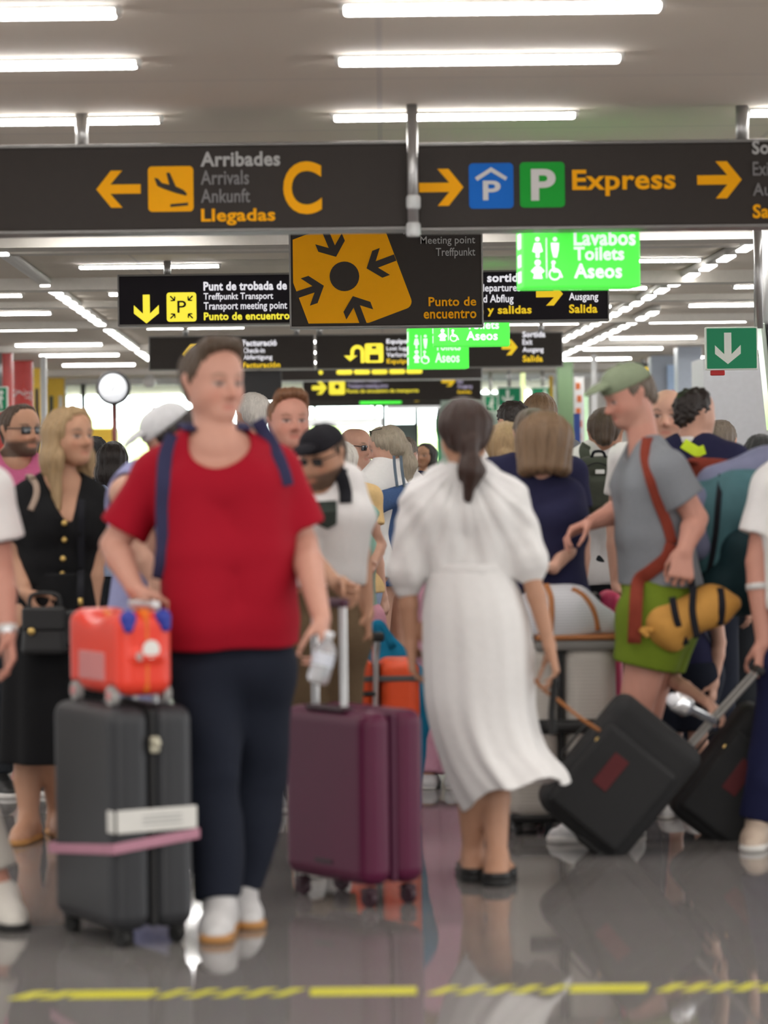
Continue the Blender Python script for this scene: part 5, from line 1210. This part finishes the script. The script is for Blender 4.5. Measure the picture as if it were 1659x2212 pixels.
# tall graphite case
s1 = suitcase('tall dark grey hard suitcase with a pink strap and white tag, left foreground', 262, 8.98, .46, .27, .05, .712, 30, M_gcase, M_blk, ribs=0)
lmesh('luggage_tag', join(rbox_arr((.004, -.2325, .378), (.262, .006, .068), .004), rbox_arr((-.1375, -.212, .378), (.006, .045, .066), .003)), mat('tag_white', (.66, .65, .62), .5), s1)
for z in (.388, .376, .364): lmesh('printed_line', rbox_arr((.02, -.236, z+.003), (.13, .001, .005), 0), mat('tag_print', (.40, .40, .39), .6), s1)
M_pk = cloth('pink_webbing', (.45, .22, .29))
pts = [(-.1405, -.2345, .300), (.1405, -.2345, .328), (.1405, .2345, .328), (-.1405, .2345, .255), (-.1405, -.2345, .300)]
A = [tube_arr([np.array(pts[i]), np.array(pts[i+1])], 0, flat=(.030, .006), hint=h) for i, h in enumerate(((0, -1, 0), (1, 0, 0), (0, 1, 0), (-1, 0, 0)))]
lmesh('pink_strap', join(*A), M_pk, s1)
lmesh('lock', join(rbox_arr((.0, -.228, .60), (.03, .016, .05), .006), lathe_arr([(.001, 0), (.014, 0), (.014, .008), (.001, .01)], (0, -.236, .605), (0, -1, 0), 16)), mat('lock_metal', (.42, .39, .30), .35, metal=.6), s1)
lmesh('telescopic_handle', join(*[tube_arr([(.08, y, .70), (.08, y, 1.005)], .009, 10) for y in (-.07, .07)], rbox_arr((.08, 0, 1.005), (.03, .18, .028), .010)), M_steel, s1)
lmesh('side_handle', tube_arr([(.134, -.09, .40), (.155, -.07, .40), (.155, .07, .40), (.134, .09, .40)], 0, res=16, flat=(.030, .010), hint=(1, 0, 0)), M_gcase, s1)
# ride-on children's case
b = P(278, 1500, 8.93); t = thing('ride_on_suitcase', 'orange-red ride-on children\'s suitcase with blue horns standing on the dark grey suitcase', 'suitcase', (b[0]-.030, 8.98, .7125), None, math.radians(28))
M_or2 = mat('orange_plastic', (.78, .052, .028), .3, var=.03); M_hb = mat('blue_rubber', (.020, .035, .30), .45); M_pinkp = mat('pale_pink_plastic', (.60, .22, .22), .35)
t.location.x -= .0
g = Grp([('u', Box((0, 0, .155), (.090, .21, .125), .045), .02)]); g.sub(Cone((-.3, .01, .40), (.3, .01, .40), .155), .03); g.u(Cone((-.03, -.205, .15), (.03, -.205, .15), .018, .018), .02)
g.cut(Plane((0, 0, .001), (0, 0, -1))); [g.sub(Cone((sx*.06, sy, .028), (sx*.2, sy, .028), .038), .004) for sx in (1, -1) for sy in (-.14, .14)]; V, F = surf(g, .005); mesh_obj('shell', V, F, M_or2, t, True, False)
g2 = Grp([('u', Box((0, 0, .157), (.013, .219, .128), .03), .01)]); g2.sub(Cone((-.3, .01, .405), (.3, .01, .405), .150), .01); V, F = surf(g2, .004); mesh_obj('centre_band', V, F, mat('amber_band', (.72, .16, .012), .35), t, True, False)
for sx in (1, -1):
    g3 = Grp([('u', Cone((sx*.040, -.170, .255), (sx*.056, -.200, .262), .018, .023), .01), ('u', Cone((sx*.056, -.200, .262), (sx*.060, -.210, .235), .023, .016), .01)]); V, F = surf(g3, .004); mesh_obj('horn_grip', V, F, M_hb, t, True, False)
    for sy in (-.14, .14):
        wq = lmesh('wheel', lathe_arr([(.006, -.012), (.030, -.011), (.030, .011), (.006, .012)], (sx*.084, sy, .031), (1, 0, 0), 20), mat('grey_wheel', (.36, .35, .34), .5), t)
        lmesh('wheel_cap', lathe_arr([(.001, -.016), (.014, -.015), (.014, .015), (.001, .016)], (sx*.084, sy, .031), (1, 0, 0), 14), M_pinkp, wq)
    lmesh('side_panel', rbox_arr((sx*.091, .0, .115), (.006, .20, .085), .02, 3), M_pinkp, t)
lmesh('round_sticker', lathe_arr([(.001, 0), (.027, 0), (.027, .004), (.001, .005)], (.008, -.219, .170), (0, -1, 0), 24), mat('sticker_white', (.74, .73, .70), .5), t)
lmesh('grey_catch', lathe_arr([(.001, 0), (.015, 0), (.013, .008), (.001, .01)], (-.028, -.214, .150), (0, -1, 0), 18), mat('catch_grey', (.42, .32, .30), .4), t)
lmesh('carry_strap', tube_arr([(0, -.20, .27), (0, -.17, .285), (0, -.10, .245)], 0, res=14, flat=(.03, .006), hint=(0, 0, 1)), mat('amber_band', (.72, .16, .012)), t)
# plum case
s2 = suitcase('glossy plum purple hard suitcase with a raised handle, centre foreground', 762, 9.72, .48, .245, .07, .630, 35.5, M_pcase, M_plumw, zipm=mat('plum_zip', (.07, .008, .034), .5))
A = [tube_arr([(-.092, y, .58), (-.092, y, .972)], .0125, 12) for y in (-.082, .082)]
hd = lmesh('telescopic_handle', join(*A), M_steel, s2); lmesh('grip', rbox_arr((-.092, 0, .975), (.036, .20, .030), .012, 3), mat('grip_plum', (.06, .01, .03), .5), hd)
lmesh('handle_socket', rbox_arr((-.092, 0, .630), (.05, .22, .02), .008), M_plumw, s2)
for k in range(6): lmesh('groove', rbox_arr((-.1128, (k-2.5)*.058, .35), (.004, .012, .42), .002), M_plumw, s2) if False else None
lmesh('badge', rbox_arr((-.1235, .0, .135), (.004, .10, .016), .002), M_plumw, s2)
# orange case behind
s3 = suitcase('orange hard suitcase with a grey band and raised handle, behind the plum suitcase', 812, 11.5, .25, .33, .06, .672, 3, mat('bright_orange_shell', (.80, .085, .018), .4, var=.04), M_blk)
lmesh('grey_band', rbox_arr((0, 0, .60), (.339, .258, .022), .004), mat('band_grey', (.09, .085, .085), .6), s3)
lmesh('front_handle', tube_arr([(-.14, -.126, .545), (-.12, -.150, .545), (-.02, -.150, .545), (.0, -.126, .545)], .010, 8, res=14), MATS['zip_black'], s3)
hd = lmesh('telescopic_handle', join(*[tube_arr([(x, -.09, .66), (x, -.16, .745)], .010, 10) for x in (-.01,)], tube_arr([(-.01, -.136, .50), (-.005, -.17, .70), (.002, -.19, .76)], .0115, 10)), M_steel, s3); lmesh('grip', rbox_arr((.0, -.185, .765), (.05, .06, .035), .012, 3), M_blk, hd)
# turquoise bag
t = thing('tote_bag', 'large turquoise fabric bag slumped behind the orange suitcase', 'bag', P(845, 1790, 11.95)*np.array([1, 1, 0]))
M_tq = cloth('turquoise_nylon', (.012, .19, .34), .12, 30)
D_ = 11.95; fl = ((0, 1, 0), .35)
g = Grp()
for (a, b, ra, rb) in (((815, 1372), (800, 1420), .045, .08), ((815, 1372), (895, 1490), .045, .07), ((795, 1420), (895, 1500), .09, .07), ((895, 1490), (905, 1560), .06, .035), ((800, 1430), (800, 1740), .10, .12), ((885, 1520), (850, 1740), .08, .11)): g.u(Cone(P(*a, D_), P(*b, D_), ra, rb, fl), .05)
g.cut(Plane((0, 0, .003), (0, 0, -1))); g.disp = wrinkle(.006, 1.5, 9); g.amp = .01; sdf_obj('bag_body', g, M_tq, t, .009)
tube('handle', [P(790, 1400, 11.9), P(808, 1352, 11.88), P(826, 1352, 11.88), P(850, 1400, 11.9)], 0, M_tq, t, res=14, flat=(.03, .006))
# water bottle in the red-shirted man's hand
h0, h1 = P(712, 1368, 8.86), P(684, 1478, 8.84); ax = nrm(h1-h0); L_ = np.linalg.norm(h1-h0)
t = thing('water_bottle', 'clear plastic water bottle hanging from the red-shirted man\'s hand', 'bottle', h0)
M_pet = mat('clear_plastic', (.82, .84, .88), .12, trans=.65, var=.02, spec=.6)
lathe('bottle_body', [(.012, .012), (.013, .022), (.024, .035), (.033, .05), (.033, .075), (.031, .08), (.033, .085), (.033, L_-.02), (.030, L_-.006), (.020, L_)], h0, M_pet, t, ax, 28)
lathe('label', [(.0338, .062), (.0338, .100)], h0, mat('bottle_label', (.55, .57, .64), .5), t, ax, 28, False); lathe('cap', [(.001, -.004), (.014, -.004), (.014, .014), (.001, .014)], h0, mat('bottle_cap', (.75, .75, .78), .5), t, ax, 18)
# black handbag
c = P(97, 1362, 11.18); t = thing('handbag', 'black leather handbag with a gold clasp held by the blonde woman', 'handbag', c)
M_hb2 = mat('black_leather', (.016, .016, .017), .5, bump=.1); M_strapt = mat('taupe_strap', (.30, .22, .17), .7)
v, f = rbox_arr((0, 0, 0), (.175, .09, .18), .022, 3, None, (.86, .7)); mesh_obj('bag_body', v, f, M_hb2, t, False, False)
v, f = rbox_arr((0, -.034, .045), (.165, .028, .09), .012, 3); mesh_obj('flap', v, f, M_hb2, t, False, False)
lathe('clasp', [(.001, 0), (.015, 0), (.013, .008), (.001, .01)], c+np.array([-.045, -.048, .0]), M_gold, t, (0, -1, 0), 18)
tube('handle', [c+np.array([-.06, 0, .08]), c+np.array([-.045, 0, .135]), c+np.array([.045, 0, .135]), c+np.array([.06, 0, .08])], .008, M_hb2, t, 10, 18)
# shoulder bag straps of the blonde woman
t = thing('shoulder_bag', 'blonde woman\'s bag strap of taupe leather over one shoulder, bag at her back', 'bag', A3.base)
strap_on(A3, 'strap', [(66, 1030), (78, 1048), (78, 1072), (66, 1102)], M_strapt, .024, .007, parent=t)
g = Grp([('u', Box(A3.tl(.45)-A3.fw*.22-A3.lf*.05, (.11, .05, .10), .03), .02)]); sdf_obj('bag_body', g, M_strapt, t, .008)
tube('strap_back', [A3.tl(1.03)-A3.lf*.115+A3.fw*.02, A3.tl(1.02)-A3.lf*.115-A3.fw*.07, A3.tl(.6)-A3.lf*.07-A3.fw*.20], 0, M_strapt, t, res=12, flat=(.024, .007), hint=(0, 0, 1))
t = thing('crossbody_bag', 'black cross-body strap with a gold fitting down the blonde woman\'s dress', 'bag', A3.base)
strap_on(A3, 'strap', [(176, 1080), (176, 1120), (175, 1180), (175, 1230)], C_bstrap, .026, .006, parent=t)
e = P(174, 1300, 11.16); tube('lower_strap', [trace(A3.shirt_g, 175, 1230, 11.4, .004), (e+P(175, 1230, 11.2))/2, e], 0, C_bstrap, t, flat=(.026, .006), res=8)
lathe('gold_fitting', [(.001, -.014), (.009, -.014), (.009, .014), (.001, .014)], e, M_gold, t, (0, 0, 1), 14); v, f = rbox_arr(e+np.array([0, .02, -.10]), (.14, .06, .14), .02, 3); mesh_obj('pouch', v, f, M_hb2, t, False)
# pale ribbed case with striped duffel on top
M_cream = mat('cream_ribbed_shell', (.50, .465, .42), .55, var=.05)
nt = M_cream.node_tree; wv = nt.nodes.new('ShaderNodeTexWave'); wv.bands_direction = 'Z'; wv.inputs['Scale'].default_value = 22; tc = nt.nodes.new('ShaderNodeTexCoord'); bp_ = nt.nodes.new('ShaderNodeBump'); bp_.inputs['Strength'].default_value = .5; bp_.inputs['Distance'].default_value = .004
nt.links.new(tc.outputs['Object'], wv.inputs['Vector']); nt.links.new(wv.outputs['Fac'], bp_.inputs['Height']); nt.links.new(bp_.outputs[0], nt.nodes['Principled BSDF'].inputs['Normal'])
s4 = suitcase('large cream ribbed suitcase standing behind the white-dressed woman', 1208, 11.45, .30, .425, .055, .732, 0, M_cream, M_blk, bev=.06)
lmesh('black_handle', join(rbox_arr((.045, -.158, .415), (.24, .03, .038), .012), rbox_arr((.02, -.153, .415), (.30, .012, .055), .005)), mat('handle_black', (.012, .012, .012), .5), s4)
lmesh('base_guard', rbox_arr((0, 0, .066), (.40, .285, .045), .02), MATS['handle_black'], s4)
t = thing('duffel_bag', 'white and grey striped duffel with tan leather trim on top of the cream suitcase', 'duffel bag', P(1243, 1402, 11.42))
M_str = mat('striped_canvas', (.60, .60, .62), .8, var=.03); nt = M_str.node_tree; wv = nt.nodes.new('ShaderNodeTexWave'); wv.bands_direction = 'Z'; wv.inputs['Scale'].default_value = 28; tc = nt.nodes.new('ShaderNodeTexCoord'); mx = nt.nodes.new('ShaderNodeMix'); mx.data_type = 'RGBA'; mx.inputs['A'].default_value = (.44, .44, .47, 1); mx.inputs['B'].default_value = (.72, .72, .74, 1)
nt.links.new(tc.outputs['Object'], wv.inputs['Vector']); nt.links.new(wv.outputs['Fac'], mx.inputs['Factor']); nt.links.new(mx.outputs['Result'], nt.nodes['Principled BSDF'].inputs['Base Color'])
D_ = 11.42; q = lambda px, py, dy=0: P(px, py, D_+dy)
g = Grp([('u', Cone(q(1185, 1352), q(1296, 1352), .135, .075), .02), ('u', Cone(q(1180, 1330), q(1235, 1328), .115, .11), .05), ('u', Cone(q(1235, 1325), q(1318, 1366), .105, .035), .04)]); g.cut(Plane(q(1240, 1370), (0, 0, -1))); g.disp = wrinkle(.003, 1.5, 3); g.amp = .005
sdf_obj('canvas_body', g, M_str, t, .007); gd = g
v, f = rbox_arr(q(1246, 1373), (.335, .27, .020), .008, 2); mesh_obj('tan_trim', v, f, M_tan, t, False)
v, f = rbox_arr(q(1244, 1390), (.325, .26, .040), .012, 2); mesh_obj('grey_base', v, f, mat('duffel_base', (.20, .19, .18), .7), t, False)
for path in ([(1236, 1272), (1262, 1288), (1282, 1318), (1292, 1362)], [(1180, 1262), (1190, 1290), (1192, 1330), (1190, 1364)]):
    tube('leather_strap', [trace(gd, x, y, D_, .004) for x, y in path], 0, M_tan, t, res=20, flat=(.020, .006))
t2 = thing('leather_strap', 'thin brown leather strap hanging in front of the cream suitcase by the woman\'s hand', 'strap', P(1205, 1500, 10.06))
tube('long_strap', [P(1150, 1462, 10.1), P(1175, 1490, 10.06), P(1200, 1508, 10.05), P(1250, 1548, 10.1), P(1295, 1578, 10.2)], 0, M_tan, t2, res=20, flat=(.012, .005))
tube('dark_cord', [P(1199, 1462, 10.02), P(1195, 1505, 10.04), P(1192, 1545, 10.06), P(1195, 1585, 10.08)], .012, M_blk, t2, 8, 16)
# pink case behind
s5 = suitcase('bright pink suitcase, a thin strip showing right of the cream suitcase', 1290, 12.05, .24, .20, .05, .90, 0, mat('pink_shell', (.70, .06, .16), .4), M_blk)
# tilted black cases
M_bcase = mat('black_nylon', (.013, .013, .014), .75, var=.2, scale=80, bump=.1); M_rlab = mat('dark_red_patch', (.085, .008, .010), .7)
def tilted(label, cx, cy, d, tilt, hx, hy):
    c = P(cx, cy, d); r = thing('suitcase', label, 'suitcase', c, 'tilted black suitcases'); a = math.radians(tilt); ca, sa = math.cos(a), math.sin(a)
    Ry = np.array([[ca, 0, sa], [0, 1, 0], [-sa, 0, ca]])
    W, L_ = .385, .52
    T = lambda arr: (np.asarray(arr[0])@Ry.T, arr[1])
    lmesh('case_body', T(rbox_arr((0, .02, 0), (W, .24, L_), .055, 5)), M_bcase, r); lmesh('front_pocket', T(rbox_arr((-.01, -.115, -.04), (W-.07, .045, L_-.16), .022, 4)), M_bcase, r)
    lmesh('red_patch', T(rbox_arr((-.055, -.139, .0), (.062, .004, .135), .002)), M_rlab, r)
    lmesh('zip_pull', T(lathe_arr([(.001, 0), (.016, 0), (.013, .010), (.001, .012)], (-.155, -.115, .06), (0, -1, 0), 14)), M_gold, r)
    for y in (-.07, .11): lmesh('wheel', T(lathe_arr([(.006, -.014), (.036, -.013), (.036, .013), (.006, .014)], (.135, y, -.262), (0, 1, 0), 20)), M_blk, r)
    lmesh('kick_plate', T(rbox_arr((.10, .02, -.245), (.19, .20, .05), .015)), M_blk, r)
    e = P(hx, hy, d)-c; e = e@Ry                      # handle end in the case's own axes
    hd = lmesh('telescopic_handle', T(join(*[tube_arr([(.13, y, .20), (.13, y, .26), (e[0], y, e[2])], .0085, 8) for y in (-.02, .10)])), mat('handle_dark_steel', (.22, .21, .20), .35, metal=.7), r)
    lmesh('grip', T(rbox_arr((e[0], .04, e[2]), (.03, .17, .03), .010)), M_blk, hd)
    lmesh('side_handle', T(tube_arr([(-.195, .02, -.08), (-.215, .02, -.06), (-.215, .02, .06), (-.195, .02, .08)], 0, res=12, flat=(.03, .008), hint=(-1, 0, 0))), M_blk, r)
    return r
tilted('black soft suitcase with a dark red patch, tilted, right of the white dress', 1338, 1680, 10.8, 40, 1640, 1448)
tilted('second black soft suitcase, tilted behind the first at the right border', 1612, 1690, 11.2, 38, 1790, 1480)
# silver bottle in the child's hand
a, b = P(1466, 1518, 10.62), P(1540, 1556, 10.75); ax = nrm(b-a); L_ = np.linalg.norm(b-a)
t = thing('flask', 'shiny silver flask held over the tilted black suitcase', 'bottle', a)
lathe('flask_body', [(.001, -.03), (.030, -.028), (.036, -.01), (.036, .045), (.026, .055), (.016, .065), (.016, L_)], a, mat('polished_silver', (.85, .85, .87), .12, metal=.8), t, ax, 24); lathe('flask_lid', [(.001, -.045), (.022, -.044), (.024, -.028), (.001, -.026)], a, mat('bottle_cap', (.75, .75, .78)), t, ax, 20)
# bags of the green-capped man
M_teal = cloth('teal_nylon', (.070, .165, .185), .15, 25, .6); M_lilb = cloth('lilac_grey_nylon', (.20, .21, .32), .12, 25, .6); M_dteal = cloth('dark_teal_nylon', (.012, .035, .042), .2, 25, .7); M_rust = cloth('rust_canvas', (.20, .035, .020), .12, 50); M_must = cloth('mustard_nylon', (.50, .25, .055), .12, 30, .7)
t = thing('backpack', 'big teal and lilac hiking backpack hanging beside the green-capped man', 'backpack', P(1570, 1350, 11.38))
D_ = 11.38; q = lambda px, py, dy=0: P(px, py, D_+dy)
def part(name, prims, m, root, wr=.005, h=.009, k=.04, cuts=()):
    g = Grp()
    for pr in prims: g.u(pr, k)
    for c_ in cuts: g.cut(c_)
    if wr: g.disp = wrinkle(wr, 1.3, len(name)); g.amp = wr*1.6
    sdf_obj(name, g, m, root, h); return g
gm = part('main_bag', [Cone(q(1540, 1120), q(1600, 1090), .150, .15), Cone(q(1540, 1120), q(1572, 1260), .15, .13), Cone(q(1600, 1090), q(1700, 1060), .15, .14)], M_teal, t)
part('top_lid', [Cone(q(1545, 1050), q(1660, 1010), .075, .085), Cone(q(1660, 1010), q(1730, 1010), .085, .08)], M_lilb, t)
part('front_pocket', [Cone(q(1498, 1085, -.08), q(1506, 1175, -.09), .068, .070)], M_lilb, t)
part('lower_bag', [Cone(q(1535, 1285, -.06), q(1640, 1270, -.06), .092, .10), Cone(q(1600, 1190, -.10), q(1640, 1250, -.10), .095, .10), Cone(q(1560, 1250, -.1), q(1640, 1190, -.1), .07, .08)], M_dteal, t)
for path in ([(1560, 1010), (1552, 1080), (1545, 1160), (1528, 1260)], [(1610, 1120), (1590, 1180), (1570, 1250), (1560, 1310)]): tube('black_strap', [trace(gm, x, y, D_, .006) for x, y in path], 0, C_bstrap, t, res=20, flat=(.022, .006))
t = thing('shoulder_bag', 'rust-brown canvas bag with a long strap across the green-capped man', 'bag', P(1555, 1040, 11.55))
D_ = 11.55
part('bag_body', [Cone(q(1510, 1022), q(1605, 1028), .068, .045, ((0, 1, 0), .8)), Cone(q(1500, 1035), q(1560, 1040), .06, .05, ((0, 1, 0), .8))], M_rust, t)
strap_on(A9, 'strap', [(1398, 948), (1394, 985), (1404, 1030), (1420, 1080), (1440, 1130), (1452, 1175)], M_rust, .040, .009, parent=t)
a0 = trace(A9.shirt_g, 1452, 1175, A9.d, .006)
tube('lower_strap', [a0, trace(A9.shirt_g, 1440, 1205, A9.d, .01), trace(A9.shirt_g, 1405, 1235, A9.d, .012), trace(A9.shirt_g, 1380, 1255, A9.d, .014), P(1374, 1300, 10.93), P(1370, 1390, 10.93)], 0, M_rust, t, res=26, flat=(.050, .009))
tube('strap_over_shoulder', [trace(A9.shirt_g, 1398, 948, A9.d, .006), P(1412, 946, 11.2), P(1450, 985, 11.45), P(1505, 1000, 11.5)], 0, M_rust, t, res=16, flat=(.040, .009), hint=(0, 0, 1))
t = thing('pouch', 'mustard yellow rolled pouch with black straps below the teal backpack', 'bag', P(1490, 1340, 11.0)); D_ = 11.0
gm = part('pouch_body', [Cone(q(1440, 1352), q(1540, 1310), .080, .080), Cone(q(1425, 1345), q(1455, 1385), .055, .040), Cone(q(1540, 1310), q(1586, 1304), .055, .030)], M_must, t, h=.008)
for path in ([(1498, 1268), (1496, 1320), (1506, 1378)], [(1452, 1290), (1462, 1340), (1482, 1392)], [(1556, 1270), (1560, 1310), (1556, 1350)]): tube('black_strap', [trace(gm, x, y, D_, .005) for x, y in path], 0, C_bstrap, t, res=16, flat=(.026, .006))
tube('hanging_strap', [P(1496, 1275, 10.98), P(1492, 1245, 10.97), P(1486, 1222, 10.94)], 0, C_bstrap, t, res=10, flat=(.026, .006)); tube('end_toggle', [P(1410, 1362, 10.94), P(1385, 1360, 10.92), P(1400, 1375, 10.92)], .010, M_must, t, 8, 10)
# olive backpack
p = A14; t = thing('backpack', 'olive grey backpack with a small white patch on the man in the white T-shirt', 'backpack', P(1287, 1100, 13.75)); D_ = 13.74
M_ol = cloth('olive_nylon', (.050, .055, .042), .15, 40, .7)
q = lambda px, py, dy=0: P(px, py, D_+dy)
gm = part('bag_body', [Box(q(1292, 1048, .02), (.105, .08, .135), .06)], M_ol, t, .002, .009)
part('front_pocket', [Box(q(1290, 1068, -.07), (.085, .04, .085), .035)], M_ol, t, .002, .008); part('side_pocket', [Cone(q(1244, 1080), q(1242, 1130), .030, .032)], M_ol, t, .002, .008)
tube('haul_loop', [q(1278, 988, -.02), q(1284, 976, -.03), q(1302, 976, -.03), q(1308, 988, -.02)], .007, C_bstrap, t, 8, 14); tube('strap', [q(1268, 1000, .02), q(1262, 975, .06), q(1266, 962, .16)], 0, M_ol, t, res=12, flat=(.05, .012)); tube('strap', [q(1325, 1000, .02), q(1334, 978, .06), q(1336, 965, .16)], 0, M_ol, t, res=12, flat=(.05, .012))
v, f = rbox_arr(q(1296, 1019, -.085), (.042, .012, .020), .003); mesh_obj('white_patch', v, f, M_white, t, False); tube('zip_line', [q(1262, 1010, -.072), q(1290, 1000, -.078), q(1320, 1010, -.072)], .003, C_bstrap, t, 6, 12)
